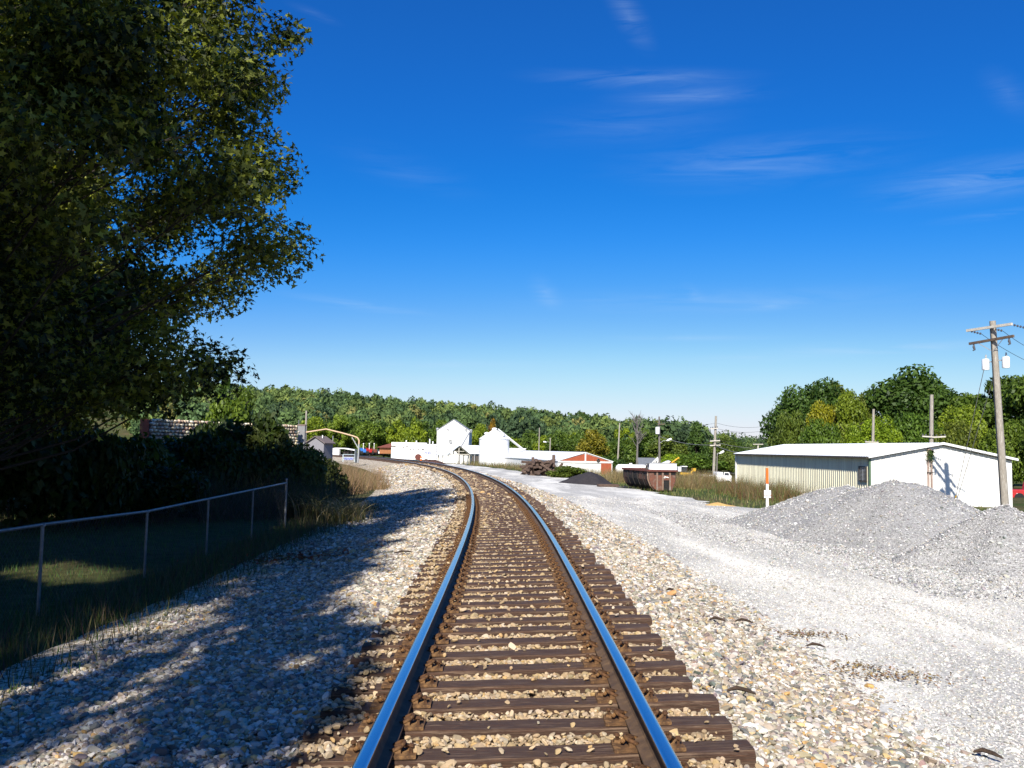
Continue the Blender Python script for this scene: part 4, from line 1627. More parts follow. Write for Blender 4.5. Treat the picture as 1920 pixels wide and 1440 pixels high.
for k in range(1, 11):
    mb.box((-.064, .83, z0 + (z1 - z0) * k / 11), (.02, .9, .022))
mb.box((-.068, .83, (z0 + z1) / 2), (.02, .03, z1 - z0))
mb.build('louvre_bars', M_GREY, wn)
for k, X in enumerate((1738.5, 1744.5)):
    u = (X - 1632) / 265 * W_
    zt = at(X, 842 + 2 * k, 50.4).z - BG
    MB().tube([(u, -.08, -.4), (u, -.08, zt - .05), (u + (.06 if k == 0 else -.06), -.09, zt + .03)], .055, 8).build('conduit', surf('conduit_paint', (.40, .30, .25), (.28, .2, .17), 4, .6) if k == 0 else bpy.data.materials['conduit_paint'], bl, True)
MB().box(((1741.5 - 1632) / 265 * W_, -.1, at(1741, 886, 50.4).z - BG), (.34, .12, .05)).build('conduit_clamp', M_TRIM, bl)
vx = at(1748, 852, 50.3)
P = np.stack([rng.normal(0, .10, 300) + vx.x - .02, rng.uniform(-.1, .02, 300) + vx.y + .16, vx.z - np.abs(rng.normal(0, .30, 300)) + .22], 1)
tag(stuff(np_mesh('climbing_vine', leaf_quads(P, unit(rng.normal(size=(300, 3))), .05), 4, M_BLADE, palette(300, [(.05, .09, .03), (.09, .14, .04)], [1, 1]), None, True)), 'green vine hanging from the top of the conduits', 'vine')


# ------------------------------------------------------------------ poles and wires
def simple_pole(lb, X0, Y0, X1, Y1, d, r, mat, arms=(), name='utility_pole', lamp=None, box=None, dark_arm=False):
    t0, b0 = at(X0, Y0, d), at(X1, Y1, d)
    b0.z = min(b0.z, gz(b0.x, d)) - .1
    p = thing(name, lb, 'utility pole', tuple(b0))
    top = t0 - b0
    MB().tube([(0, 0, 0), top * .5, top], [r, r * .85, r * .68], 10).build('pole', mat, p, True)
    for (Xa, Ya, Xb, Yb) in arms:
        a, b = at(Xa, Ya, d - .2) - b0, at(Xb, Yb, d - .2) - b0
        ca = MB().bar(a, b, .11, .11).build('crossarm', M_ARM_DARK if dark_arm else M_ARM_PALE, p)
        mb = MB()
        for q in (.06, .32, .68, .94):
            c = a.lerp(b, q)
            mb.lathe([(.0, .2), (.05, .19), (.06, .12), (.03, .1), (.03, .05)], c, 8)
        mb.build('insulators', M_PORC, ca)['kind'] = 'stuff'
    if lamp:
        a, b = at(lamp[0], lamp[1], d - .1) - b0, at(lamp[2], lamp[3], d - .1) - b0
        la = MB().tube([a, a.lerp(b, .5) + Vector((0, 0, .16)), b], .03, 6).build('lamp_arm', M_GREY, p)
        hd = (b - a).normalized()
        MB().tube([b - hd * .1, b + hd * .15, b + hd * .55, b + hd * .62], [.06, .16, .15, .05], 8).build('lamp_head', M_WHITE_METAL, la, True)
    if box:
        c = at(box[0], box[1], d - .3) - b0
        tr = MB().lathe([(0, -.45), (.26, -.45), (.27, -.4), (.27, .35), (.24, .42), (0, .45)], c, 14).build('transformer', M_WHITE_METAL, p, True)
        MB().cyl(c + Vector((.08, 0, .4)), c + Vector((.1, 0, .72)), .05, .03, 8).build('bushing', M_PORC, tr)
    return p


simple_pole('grey lamp pole with a white transformer in front of the wooded hill', 1236, 781, 1237, 868, 115, .16, M_POLE_DARK, [(1233, 796, 1247, 795)], 'utility_pole', (1237, 831, 1251, 826), (1233, 807), True)
simple_pole('tall pale utility pole with low crossarms left of the metal building', 1342.5, 780, 1337.5, 892, 95, .165, M_POLE, [(1332, 804, 1346, 803), (1331, 827, 1350, 826), (1331, 835.5, 1351, 834.5)])
simple_pole('short lamp pole just right of the tall pale utility pole', 1345, 849, 1343.5, 892, 118, .12, M_POLE_DARK, (), 'lamp_pole', (1344.5, 853, 1350, 850))
simple_pole('thin bare brown pole left of the leafless tree', 1162, 793, 1157.5, 872, 150, .16, M_POLE)
simple_pole('thin pale pole above the roof of the white sheds', 1011.5, 802, 1010, 850, 188, .14, M_POLE)
simple_pole('short lamp pole behind the ridge of the white sheds', 1032, 821, 1030.5, 850, 186, .16, M_POLE, (), 'lamp_pole', (1031.5, 830, 1024, 829))
simple_pole('bare pole with a crossarm over the left half of the metal roof', 1638, 767, 1635, 890, 88, .17, M_POLE, [(1622, 828.5, 1647, 829.5)])
simple_pole('thick bare pole rising behind the roof peak of the metal building', 1747, 740, 1745, 890, 74, .2, M_POLE, [(1729, 818, 1751, 819.5), (1748, 820, 1773, 818.5)])
simple_pole('small T shaped pole over the far left end of the metal roof', 1421.5, 833, 1420, 862, 135, .16, M_ARM_PALE, [(1412, 833, 1431, 833)])
simple_pole('thin brown pole beside the concrete pillar at left', 574.5, 770, 572.5, 845, 112, .16, M_POLE)

pb, pt = at(1885, 950, 42.0), at(1861, 602, 42.0)
pb.z = gz(pb.x, 42) - .1
up = thing('utility_pole', 'tall leaning utility pole with two crossarms and transformers in front of the white gable', 'utility pole', tuple(pb))
top = pt - pb
MB().tube([(0, 0, 0), top * .33, top * .66, top], [.185, .17, .155, .135], 14).build('pole', M_POLE, up, True)
for (Xa, Ya, Xb, Yb, z_, m_, nm) in ((1818, 620.5, 1903, 608, None, M_ARM_PALE, 'pale bleached upper crossarm'), (1823, 645, 1906, 630.5, None, M_ARM_DARK, 'dark brown lower crossarm')):
    a, b = at(Xa, Ya, 43.2) - pb, at(Xb, Yb, 40.9) - pb
    zc = (a.z + b.z) / 2
    # level arm: slide both ends along their sight lines' distance so that the arm is horizontal
    a = at(Xa, Ya, 42 * 1.0 + 1.15) - pb
    b = at(Xb, Yb, 42 - 1.15) - pb
    off = Vector((-.17, -.07, 0))
    arm = MB().bar(a + off, b + off, .115, .10).build('crossarm', m_, up)
    arm['label'] = nm
    dr = (b - a).normalized()
    for q in ((.03, .5, .97) if m_ is M_ARM_PALE else (.1, .9)):
        mb = MB()
        c = a.lerp(b, q) + off
        if m_ is M_ARM_PALE:
            # strain insulators reaching towards the line
            e = c + Vector((.55, -.12, -.16))
            for j in range(4):
                f = c.lerp(e, .25 + j * .22)
                mb.cyl(f, f + (e - c).normalized() * .06, .06, .045, 8)
            mb.cyl(c, e, .014, n=5)
        else:
            mb.tube([c + Vector((0, 0, -.06)), c + Vector((0, 0, -.2)), c + Vector((.04, 0, -.32)), c + Vector((-.04, 0, -.36))], [.03, .06, .05, .03], 7)
        mb.build('insulator', M_PORC, arm, True)
    if m_ is M_ARM_DARK:
        ctr = a.lerp(b, .5) + off
        for q in (.22, .78):
            MB().bar(a.lerp(b, q) + off * 1.2 + Vector((0, 0, -.05)), ctr + Vector((.08, .0, -.55)), .035, .012).build('brace', M_GREY, arm)
for k, (X, Y, dd) in enumerate(((1848, 683, 42.35), (1886, 679, 41.6))):
    c = at(X, Y, dd) - pb
    tr = MB().lathe([(0, -.27), (.155, -.27), (.165, -.24), (.165, .20), (.15, .245), (0, .26)], c, 16).build('transformer', M_WHITE_METAL, up, True)
    mb = MB()
    mb.lathe([(.05, .24), (.05, .3), (.03, .32), (.045, .36), (.028, .40), (.035, .44), (0, .46)], c + Vector((.02, 0, 0)), 8)
    mb.build('bushing', M_GREY, tr, True)
    pc = top * ((c.z) / top.z)
    MB().bar(c + Vector((0, 0, .1)), pc + Vector((0, 0, .1)), .05, .03).build('bracket', M_GREY, tr)
MB().tube([top * .98 + Vector((-.14, -.06, 0)), top * .6 + Vector((-.17, -.07, 0)), top * .02 + Vector((-.19, -.07, 0))], .014, 5).build('ground_wire', M_WIRE, up)


def wire(lb, pts, r=.012, mat=None, sag=.4, group=None, name='power_line'):
    out = []
    for i in range(len(pts) - 1):
        a, b = Vector(pts[i]), Vector(pts[i + 1])
        for k in range(12 + (i == len(pts) - 2)):
            t = k / 12
            p = a.lerp(b, t)
            p.z -= sag * 4 * t * (1 - t)
            out.append(p)
    o = MB().tube(out, r, 4).build(name, mat or M_WIRE)
    return tag(o, lb, 'wire', group)


wire('overhead conductor leaving the near end of the upper crossarm', [at(1900, 609, 41) + Vector((.4, -.1, -.12)), at(1990, 650, 47)], .011, None, .25, 'conductors on the crossarmed pole')
wire('overhead conductor leaving the middle of the upper crossarm', [at(1862, 616, 42) + Vector((.4, -.1, -.12)), at(1990, 672, 47.5)], .011, None, .25, 'conductors on the crossarmed pole')
wire('overhead conductor leaving the far end of the upper crossarm', [at(1820, 620, 43) + Vector((.4, -.1, -.12)), at(1990, 700, 48)], .011, None, .25, 'conductors on the crossarmed pole')
anc = at(1787, 930, 47.5)
anc.z = gz(anc.x, 47.5)
wire('left guy wire slanting down from the transformer to the ground', [at(1845, 692, 42.2), anc], .014, M_WIRE_PALE, 0, 'guy wires of the crossarmed pole', 'guy_wire')
wire('right guy wire slanting down from the pole to the ground', [at(1862, 710, 42), anc + Vector((.12, .1, 0))], .014, M_WIRE_PALE, 0, 'guy wires of the crossarmed pole', 'guy_wire')
tag(MB().tube([anc + Vector((-.02, 0, 0)), anc + (at(1845, 692, 42.2) - anc) * .095], [.05, .04], 7).build('guy_guard', M_YELLOW, None, True), 'yellow guard on the foot of the guy wire by the white gable', 'guy guard')
wire('pale cable running from the lamp pole past the tall pole to the building', [at(1237, 818, 115), at(1340, 834, 95), at(1420, 848, 80)], .035, M_WIRE_PALE, .35)
wire('second pale cable dipping behind the metal roof', [at(1340, 828, 95), at(1470, 836, 84), at(1640, 843, 88)], .022, M_WIRE_PALE, .4)
wire('thin topmost line leading from the tall pole into the trees', [at(1236, 786, 115), at(1342.5, 793, 95), at(1460, 793, 100)], .012, None, .5)
wire('thin middle line leading from the tall pole into the trees', [at(1246, 796, 115), at(1342, 803, 95), at(1460, 801, 100)], .012, None, .5)
wire('thin lowest line leading from the tall pole into the trees', [at(1342, 827, 95), at(1460, 816, 100)], .012, None, .3)

# ------------------------------------------------------------------ marker post by the gravel heap
mp_ = at(1438.5, 958, 31.5)
mp_.z = gz(mp_.x, 31.5)
hgt = at(1438, 877.5, 31.5).z - mp_.z
mk = thing('marker_post', 'white marker post with orange top and small sign left of the gravel heap', 'marker post', tuple(mp_))
MB().box((0, 0, hgt * .33), (.085, .055, hgt * .72)).build('post', M_WHITE, mk, False, .008)
MB().cyl((0, 0, hgt * .69), (0, 0, hgt), .05, .047, 12).build('orange_cap', M_ORANGE, mk, True)
sg_ = MB().box((0, -.04, hgt * .485), (.235, .012, .26)).build('sign_plate', M_WHITE, mk, False, .004)
text('WARNING', .05, sg_, (0, -.05, hgt * .46), (PI / 2, 0, 0), M_REDTEXT)

# ------------------------------------------------------------------ rusty hopper with white trough
hp = at(1222, 920, 53.0)
hp.z = gz(hp.x, 53)
hr = thing('rusty_hopper', 'rusty open steel hopper with a rounded tarred side and a dark hatch', 'hopper', tuple(hp), .17)
HH = at(1222, 883, 53).z - hp.z
outer = [(-.16, HH), (-.18, HH * .78), (-.16, HH * .55), (-.02, HH * .25), (.2, .06), (.42, 0), (1.22, 0), (1.42, HH * .45), (1.46, HH)]
inner_ = [(x + (.04 if x < .6 else -.04), max(z, .05)) for x, z in outer]
for (y0, y1, m_) in ((0.05, 5.2, M_BLACKTAR),):
    mb = MB()
    vs = [(x, y0, z) for x, z in outer] + [(x, y1, z) for x, z in outer] + [(x, y0, z) for x, z in inner_] + [(x, y1, z) for x, z in inner_]
    n = len(outer)
    fs = [(i, i + 1, n + i + 1, n + i) for i in range(n - 1)] + [(2 * n + i + 1, 2 * n + i, 3 * n + i, 3 * n + i + 1) for i in range(n - 1)]
    mb.add(vs, fs)
    mb.build('shell', surf('tarred_rust', (.018, .017, .016), (.03, .025, .022), 1.0, .8, 0, .3, c3=(.16, .08, .055)), hr)
for k in range(6):
    y = .15 + k * .98
    pts = [Vector((x - (.02 if x < .3 else -.02), y, z)) for x, z in outer]
    MB().tube(pts, .025 if k else .05, 6).build('rib', M_BLACKTAR if k else M_GREYPLATE, hr)
ew = [(x, z) for x, z in outer]
mb = MB()
vs = [(x, 0, z) for x, z in ew] + [(x, .05, z) for x, z in ew]
n = len(ew)
mb.add(vs, [tuple(range(n)), tuple(range(2 * n - 1, n - 1, -1))] + [(i, n + i, n + (i + 1) % n, (i + 1) % n) for i in range(n)])
mb.build('end_plate', M_RUSTY, hr)
MB().add([(x, 5.2, z) for x, z in ew], [tuple(range(n))]).build('end_plate', M_RUSTY, hr)
for x in (.30, .64, 1.08):
    MB().box((x, -.05, HH * .46), (.09, .09, HH * .90)).build('upright', M_GREYPLATE, hr)
MB().box((.86, -.03, HH * .27), (.36, .05, HH * .52)).build('hatch', M_DARK, hr)  # dark block painting the shaded inside of the opening
mb = MB()
for k in range(5):
    mb.bar((.70 + k * .08, -.065, .04), (.70 + k * .08, -.065, HH * .52), .012)
    mb.bar((.69, -.066, .1 + k * .11), (1.03, -.066, .1 + k * .11), .012)
mb.build('hatch_grille', M_BLACKTAR, hr)
mb = MB()
for q in ((-.1, -.04, .0), (0, .02, .3), (.1, -.01, -.4), (.17, -.03, .1), (-.03, -.05, -.2)):
    mb.box((.80 + q[0], -.028, HH * .70 + q[1]), (.10, .008, .05), Matrix.Rotation(q[2], 3, 'Y'))
mb.build('paint_splash', M_WHITE, hr)
mb = MB()
mb.box((.65, -.04, HH + .02), (1.78, .16, .10)).box((-.2, 2.6, HH + .02), (.14, 5.2, .10)).box((1.48, 2.6, HH + .02), (.14, 5.2, .10)).box((.65, 5.2, HH + .02), (1.78, .14, .10))
mb.build('rim', M_RUSTY_RIM, hr)
MB().box((.78, 0.003, HH * .86), (1.3, .02, .14)).build('rim_shadow', M_DARK, hr)  # dark strip painting the shade below the rim
MB().tube([(-.12, .6, HH + .05), (-.12, .6, HH + .32)], [.09, .05], 8).build('vent_stub', M_BLACKTAR, hr, True)
wt = at(1228, 885.5, 53.4)
tr_ = thing('white_trough', 'long white sheet metal trough lying across the top of the rusty hopper', 'trough', (hp.x + .42, hp.y + .45, hp.z + HH + .07), .08)
mb = MB()
mb.prism([(0, 0), (0, .36), (.05, .36), (.05, .05), (.75, .05), (.75, .36), (.8, .36), (.8, 0)], (-.50, 0, 0), (1.12, 0, 0), (0, 1, 0), (0, 0, 1))
mb.build('trough_body', M_WHITE_METAL, tr_)
MB().box((.31, .4, .375), (1.66, .84, .03)).build('trough_lid', M_GREY, tr_)

# ------------------------------------------------------------------ heaps on the far side of the gravel road
cp = at(1105, 884, 60.0)
heap('black_heap', 'low black heap of coal or asphalt millings beside the gravel road', [(cp.x, 60, cp.z - gz(cp.x, 60) + .22, .60, 1.05, 1), (cp.x - .9, 59.6, .45, .42, 1, .8)], cp.x - 4, cp.x + 4, 56, 64, .14, M_BLACKHEAP, 'heap', 0, .09)
MB_ = MB().box((at(1140, 909, 56).x, 56, gz(at(1140, 909, 56).x, 56) + .08), (1.3, .5, .16), Matrix.Rotation(.15, 3, 'Z')).build('dark_slab', M_OLDTIE, None, False, .02)
tag(MB_, 'flat dark timber slab lying at the right foot of the black heap', 'slab')
sp_ = at(1350, 941, 38.5)
heap('sand_heap', 'small ochre sand heap at the edge of the gravel road', [(sp_.x, 39, .34, .5, 1, .8), (sp_.x + .55, 38.7, .22, .4, 1.2, .8)], sp_.x - 1.4, sp_.x + 2, 37.4, 40.8, .08, M_SAND, 'heap', 0, .03)
rh_ = at(1405, 957, 31.6)
heap('dirt_heap', 'low reddish dirt mound just left of the marker post', [(rh_.x, 31.6, .24, .5, 1.1, .7), (rh_.x + .4, 31.5, .27, .6, .8, .7)], rh_.x - 1.4, rh_.x + 1.6, 30.6, 32.6, .06, surf('red_dirt', (.30, .15, .10), (.22, .11, .08), 5, .95, 0, .5), 'heap', 0, .05)
for (X, Y, a_, b_, lb) in ((1505, 1190, .26, .10, 'upper brown patch of dirt and leaf bits on the grey gravel'), (1610, 1252, .17, .07, 'small brown patch of dirt between two others on the gravel'), (1665, 1270, .30, .09, 'longest brown patch of dirt on the grey gravel')):
    r_ = ray(X, Y)
    z = -.42
    for it in range(8):
        p = Vector((0, 0, CAM_H)) + r_ * ((z - CAM_H) / r_.z)
        z = gz(p.x, p.y)
    n = int(2600 * a_ * b_ * 4)
    q = rng.normal(0, 1, (n, 2)) * np.array([a_, b_ * 1.3])
    q[:, 1] += .4 * b_ * np.sin(q[:, 0] / a_ * 3)
    x, y = p.x + q[:, 0], p.y + q[:, 1]
    P3 = np.stack([x, y, ground_z(x, y) + .012 + rng.uniform(0, .012, n)], 1)
    tag(stuff(np_mesh('dirt_patch', leaf_quads(P3, unit(rng.normal(0, .35, (n, 3)) + np.array([0, 0, 1])), .02), 4, M_BLADE, palette(n, [(.24, .15, .07), (.32, .22, .11), (.15, .10, .055)], [3, 2, 2]), None, True)), lb, 'dirt patch')

tp = at(1015, 889, 77.0)
tz = gz(tp.x, 77)
M_rot = Matrix
old_me = mesh_of(MB().box((0, 0, 0), (2.5, .23, .18)), 'old_tie', M_OLDTIE)
for k in range(52):
    layer = k / 52
    x = tp.x + rnd.gauss(0, 1.05) * (1 - layer * .75)
    y = 77 + rnd.gauss(0, .6) * (1 - layer * .6)
    z = tz + .12 + layer * .95 + rnd.uniform(-.06, .1)
    o = bpy.data.objects.new('old_tie', old_me)
    COL.objects.link(o)
    o.location = (x, y, z)
    steep = rnd.random() < .13
    o.rotation_euler = (rnd.uniform(-.2, .2), rnd.uniform(.55, .95) * rnd.choice((-1, -1, 1)) if steep else rnd.gauss(0, .24), rnd.choice((rnd.gauss(0, .5), rnd.gauss(1.3, .45))))
    o.scale = (rnd.uniform(.6, 1.0), 1, 1)
    tag(o, 'old dark railway tie tumbled in the heap beside the gravel road', 'timber', 'old ties dumped in a heap')

# ------------------------------------------------------------------ white farm buildings
def gable_block(root, w, L, he, hr_, m_wall, m_roof, over=.15, roof_t=.08, names=('wall', 'roof_slope')):
    mb = MB()
    mb.add([(0, 0, -.8), (w, 0, -.8), (w, 0, he), (w / 2, 0, hr_), (0, 0, he), (0, L, -.8), (w, L, -.8), (w, L, he), (w / 2, L, hr_), (0, L, he)],
           [(0, 1, 2, 3, 4), (9, 8, 7, 6, 5), (0, 4, 9, 5), (1, 6, 7, 2)])
    mb.build(names[0], m_wall, root)
    s_ = (hr_ - he) / (w / 2)
    for sg in (0, 1):
        xe, xr = (-over, w / 2) if sg == 0 else (w + over, w / 2)
        ze = he - over * s_ + .01
        MB().prism([(-.0, 0), (0, roof_t), (L + 2 * over, roof_t), (L + 2 * over, 0)], (xe, -over, ze), (xr, -over, hr_ + .01), (0, 1, 0), (0, 0, 1)).build(names[1], m_roof, root)


sh0 = at(1046, 866, 115)
zb_ = at(1130, 889, 115).z
sh = thing('long_shed', 'long white shed with a red boarded gable end and red door', 'shed', (sh0.x, 115, zb_), .206)
ws = 7.2
HEs = at(1148, 866, 116).z - zb_
HRs = at(1098, 849, 115.5).z - zb_
gable_block(sh, ws, 36, HEs, HRs, M_WHITE, M_WHITE_METAL, .12)
for sg in (0, 1):
    xs3 = (.35, ws / 2 - .1, ws / 2 - .1) if sg == 0 else (ws - .35, ws / 2 + .1, ws / 2 + .1)
    MB().add([(xs3[0], -.05, HEs + .05), (xs3[1], -.05, HEs + .05), (xs3[2], -.05, HRs - .14)], [(0, 1, 2) if sg == 0 else (0, 2, 1)]).build('gable_boards', M_REDWOOD, sh)
MB().box((ws / 2, -.07, (HEs + HRs) / 2), (.16, .06, HRs - HEs)).build('gable_post', M_WHITE, sh)
MB().box((ws / 2, -.08, HEs - .08), (ws, .08, .2)).build('beam', M_WHITE, sh)
u0, u1 = ws * (1128 - 1046) / 104, ws * (1148 - 1046) / 104
MB().box(((u0 + u1) / 2, -.06, HEs / 2 - .25), (u1 - u0, .06, HEs + .15)).build('door', M_REDWOOD, sh)['label'] = 'red sliding door at the right of the gable'
MB().lathe([(0, 0), (.2, .02), (.24, .1), (.16, .16)], (0, 0, 0), 12).build('floodlight', M_TRIM, sh).matrix_local = Matrix.Translation((ws * (1122 - 1046) / 104, -.12, HEs + .15)) @ Matrix.Rotation(PI / 2, 4, 'X')

s0 = at(926, 869, 150)
si = thing('round_silo', 'round white grain silo with a conical roof', 'silo', (s0.x, 150, s0.z - .3))
he_ = at(926, 823, 147.5).z - s0.z + .3
ht_ = at(926, 804, 150).z - s0.z + .3
R_ = 28 * 150 / F_PX
pr = []
for k in range(41):
    z = he_ * k / 40
    pr.append((R_ + (.02 if k % 2 else 0), z))
MB().lathe(pr, (0, 0, 0), 40).build('silo_wall', M_WHITE_METAL, si, False)
mb = MB()
nr = 28
vs = []
for i in range(nr * 2):
    t = PI * i / nr
    q = .035 if i % 2 else 0
    vs += [((R_ + .1) * math.cos(t), (R_ + .1) * math.sin(t), he_ - .02 + q), (.35 * math.cos(t), .35 * math.sin(t), ht_ - .25 + q)]
m_ = nr * 2
mb.add(vs, [(2 * i, 2 * ((i + 1) % m_), 2 * ((i + 1) % m_) + 1, 2 * i + 1) for i in range(m_)])
mb.build('silo_roof', M_WHITE_METAL, si)
MB().lathe([(.42, ht_ - .3), (.42, ht_ - .05), (.5, ht_ - .05), (.3, ht_ + .16), (0, ht_ + .2)], (0, 0, 0), 14).build('roof_cap', M_WHITE_METAL, si, True)
for a in (-2.35, -.75, -1.5):
    c = Vector((R_ * .72 * math.cos(a), R_ * .72 * math.sin(a), he_ + (ht_ - he_) * .28))
    if a == -1.5:
        c = Vector((.05, -.42, ht_ - .42))
        MB().box(c, (.34, .12, .16)).build('roof_hatch', M_TRIM, si)
    else:
        MB().lathe([(.3, 0), (.3, .3), (.42, .32), (.36, .55), (0, .66)], c, 12).build('roof_vent', M_WHITE_METAL, si, True)
cv = thing('grain_conveyor', 'sloping white grain pipe running from the silo roof down to the shed', 'conveyor', (s0.x, 150, s0.z))
a, b = at(934, 806, 150.5) - Vector((s0.x, 150, s0.z)), at(984, 846, 149) - Vector((s0.x, 150, s0.z))
MB().bar(a, b, .22, .3).build('tube', M_GREY, cv)
MB().bar(a + Vector((0, 0, .2)), b + Vector((0, 0, .2)), .08, .08).build('rail', M_WHITE_METAL, cv)

e0 = at(818, 862, 165)
el = thing('grain_elevator', 'tall white gabled grain elevator, highest of the farm buildings', 'building', (e0.x, 165, e0.z - .3), -.03)
we = 62 * 165 / F_PX
hee = at(818, 807, 165).z - e0.z + .3
hre = at(852, 787, 165).z - e0.z + .3
gable_block(el, we, 5, hee, hre, M_WHITE, surf('dull_roof', (.30, .31, .33), (.22, .23, .25), 2, .6), .12, .1)
for (X, Y, r) in ((840, 805, .16), (874, 806.5, .2), (845, 828, .34)):
    c = at(X, Y, 165) - Vector((e0.x, 165, e0.z - .3))
    o = MB().lathe([(0, .02), (r * .8, .02), (r, .06), (r, .14)], (0, 0, 0), 12).build('wall_vent', M_GREY, el)
    o.matrix_local = Matrix.Translation((c.x, -.02, c.z)) @ Matrix.Rotation(PI / 2, 4, 'X')
for X, Y in ((820, 806), (883, 809)):
    c = at(X, Y, 165) - Vector((e0.x, 165, e0.z - .3))
    MB().lathe([(.22, -.2), (.22, .15), (.3, .18), (.2, .36), (0, .4)], (c.x, .3, c.z), 10).build('eave_vent', M_GREY, el, True)
a, b = at(880.5, 810, 164.6), at(863, 840, 160)
tag(MB().tube([a, b], .13, 7).build('grain_chute', M_GREY), 'grey grain chute slanting down the front of the tall elevator', 'chute')

ls = at(880, 862, 158)
lean = thing('low_barn', 'low white-roofed barn between the elevator and the round silo', 'barn', (ls.x, 158, ls.z - .3), -.03)
mb = MB()
wl = 26 * 158 / F_PX
z1, z0 = at(884, 836, 158).z - ls.z + .3, at(892, 851, 157).z - ls.z + .3
MB().prism([(0, 0), (0, .1), (wl, .1), (wl, 0)], (-.6, -.2, z0), (-.9, 3, z1), (1, 0, 0), (0, 0, 1)).build('roof', M_WHITE_METAL, lean)
MB().box((wl / 2 - .4, 2.9, z1 / 2), (wl, .15, z1)).build('back_wall', M_WHITE, lean)
for q in (-.3, .9, 1.7):
    MB().box((q, 0, z0 / 2 - .2), (.12, .12, z0 + .4)).build('post', M_GREY, lean)
MB().box((1.2, .8, .55), (1.6, 1.0, 1.0)).build('underroof_shade', M_TRIM, lean)  # dark block painting the shade in the open space under the roof
os_ = at(840, 866, 148)
zo = os_.z - .2
op = thing('open_shed', 'open pole shed with a grey metal roof and bare trusses', 'shed', (os_.x, 148, zo), .42)


def lo(X, Y, d):
    return Vector(at(X, Y, d)) - Vector((os_.x, 148, zo))


wsd, hsd, hrd_, Ld = 3.7, at(860, 852, 148).z - zo, at(859, 835.5, 148).z - zo, 5.0
for sg in (0, 1):
    xe, xr = (-.35, wsd / 2) if sg == 0 else (wsd + .35, wsd / 2)
    MB().prism([(-.3, 0), (-.3, .05), (Ld, .05), (Ld, 0)], (xe, 0, hsd - .2), (xr, 0, hrd_), (0, 1, 0), (0, 0, 1)).build('roof_slope', M_ROOF if sg == 0 else M_GREY, op)
for y in (0, Ld * .5, Ld - .3):
    mb = MB()
    mb.bar((0, y, hsd), (wsd, y, hsd), .14).bar((-.2, y, hsd - .12), (wsd / 2, y, hrd_ - .05), .12).bar((wsd + .2, y, hsd - .12), (wsd / 2, y, hrd_ - .05), .12).bar((wsd / 2, y, hsd), (wsd / 2, y, hrd_), .12).bar((wsd * .25, y, hsd + .35 * (hrd_ - hsd)), (wsd * .75, y, hsd + .35 * (hrd_ - hsd)), .1)
    mb.build('truss', M_ARM_PALE, op)
    for q in (0, wsd):
        MB().box((q, y, hsd / 2 - .2), (.14, .14, hsd + .4)).build('post', M_ARM_PALE, op)
l2 = at(966, 845, 156)
ex = thing('white_annex', 'small white flat building between the silo and the long shed roof', 'building', (at(950, 868, 156).x, 156, at(950, 868, 156).z - .3))
MB().box((1.5, 1.5, 1.3), (3.4, 3, at(960, 840, 156).z - at(950, 868, 156).z + .2)).build('wall', M_WHITE, ex)
MB().box((1.5, 1.5, 1.35 + (at(960, 840, 156).z - at(950, 868, 156).z) / 2 + .16), (3.6, 3.2, .12)).build('roof', M_WHITE_METAL, ex)

# white office trailer
t0 = at(733, 861, 126)
tt = thing('office_trailer', 'white box trailer with roof pipes and small blue lettering behind the track', 'trailer', (t0.x, 126, t0.z - .3), .05)
wt_, htl = 84 * 126 / F_PX, at(735, 829, 126).z - t0.z + .3
MB().box((wt_ * .39, 1.3, htl / 2 + .15), (wt_ * .78, 2.6, htl - .3)).build('body', M_WHITE, tt, False, .03)
mb = ribbed((wt_ * .78, -.01), (wt_, -.01), .3, htl - .03, htl - .22, (0, -1), .5, .0)
mb = MB()
for k in range(9):
    z = .35 + k * (htl - .6) / 9
    mb.box((wt_ * .89, 1.25, z + .1), (wt_ * .22, 2.5, (htl - .6) / 9 - .05))
mb.box((wt_ * .89, 1.3, htl / 2 + .08), (wt_ * .215, 2.44, htl - .5))
mb.build('ribbed_end', M_WHITE, tt)
MB().box((wt_ * .36, -.02, htl * .45), (.62, .04, htl * .62)).build('door', M_WHITE_METAL, tt)
mb = MB()
mb.box((wt_ * .315, -.04, htl * .44), (.05, .05, htl * .5)).box((wt_ * .35, -.04, htl * .77), (.36, .05, .14))
mb.build('door_frame', M_TRIM, tt)
for X, Y, w in ((737, 836.5, .62), (755, 838.5, .16), (768, 842.5, .18), (775, 842.5, .14), (783, 842.5, .16), (792, 842.5, .3)):
    p = at(X, Y, 125.9)
    MB().box(((X - 733) / 84 * wt_, -.03, p.z - t0.z + .3), (w, .05, .13)).build('vent_window', M_TRIM, tt)
for X, hh in ((760, .3), (779, .28), (804, .55), (810, .22)):
    q = (X - 733) / 84 * wt_
    MB().cyl((q, .8, htl - .1), (q, .8, htl + hh), .09, n=8).build('roof_pipe', M_WHITE_METAL, tt, True)
text('LAND', .42, tt, ((799.5 - 733) / 84 * wt_, -.09, at(799, 849, 126).z - t0.z + .3), (PI / 2, 0, 0), M_BLUETEXT)
text('20', .2, tt, ((798.5 - 733) / 84 * wt_, -.09, at(799, 853.5, 126).z - t0.z + .3), (PI / 2, 0, 0), M_REDTEXT)
bpy.data.objects.remove(bpy.data.objects['lettering.002'], do_unlink=True) if 'lettering.002' in bpy.data.objects else None
d0 = at(784, 862, 122)
dsp = thing('cable_spool', 'dark brown wooden cable spool in front of the white trailer', 'spool', (d0.x, 122, d0.z), .2)
for y in (-.25, .25):
    o = MB().lathe([(0, -.04), (.42, -.04), (.42, .04), (0, .04)], (0, 0, 0), 16).build('flange', M_RUSTY_RIM, dsp)
    o.matrix_local = Matrix.Translation((0, y, .35)) @ Matrix.Rotation(PI / 2, 4, 'X')
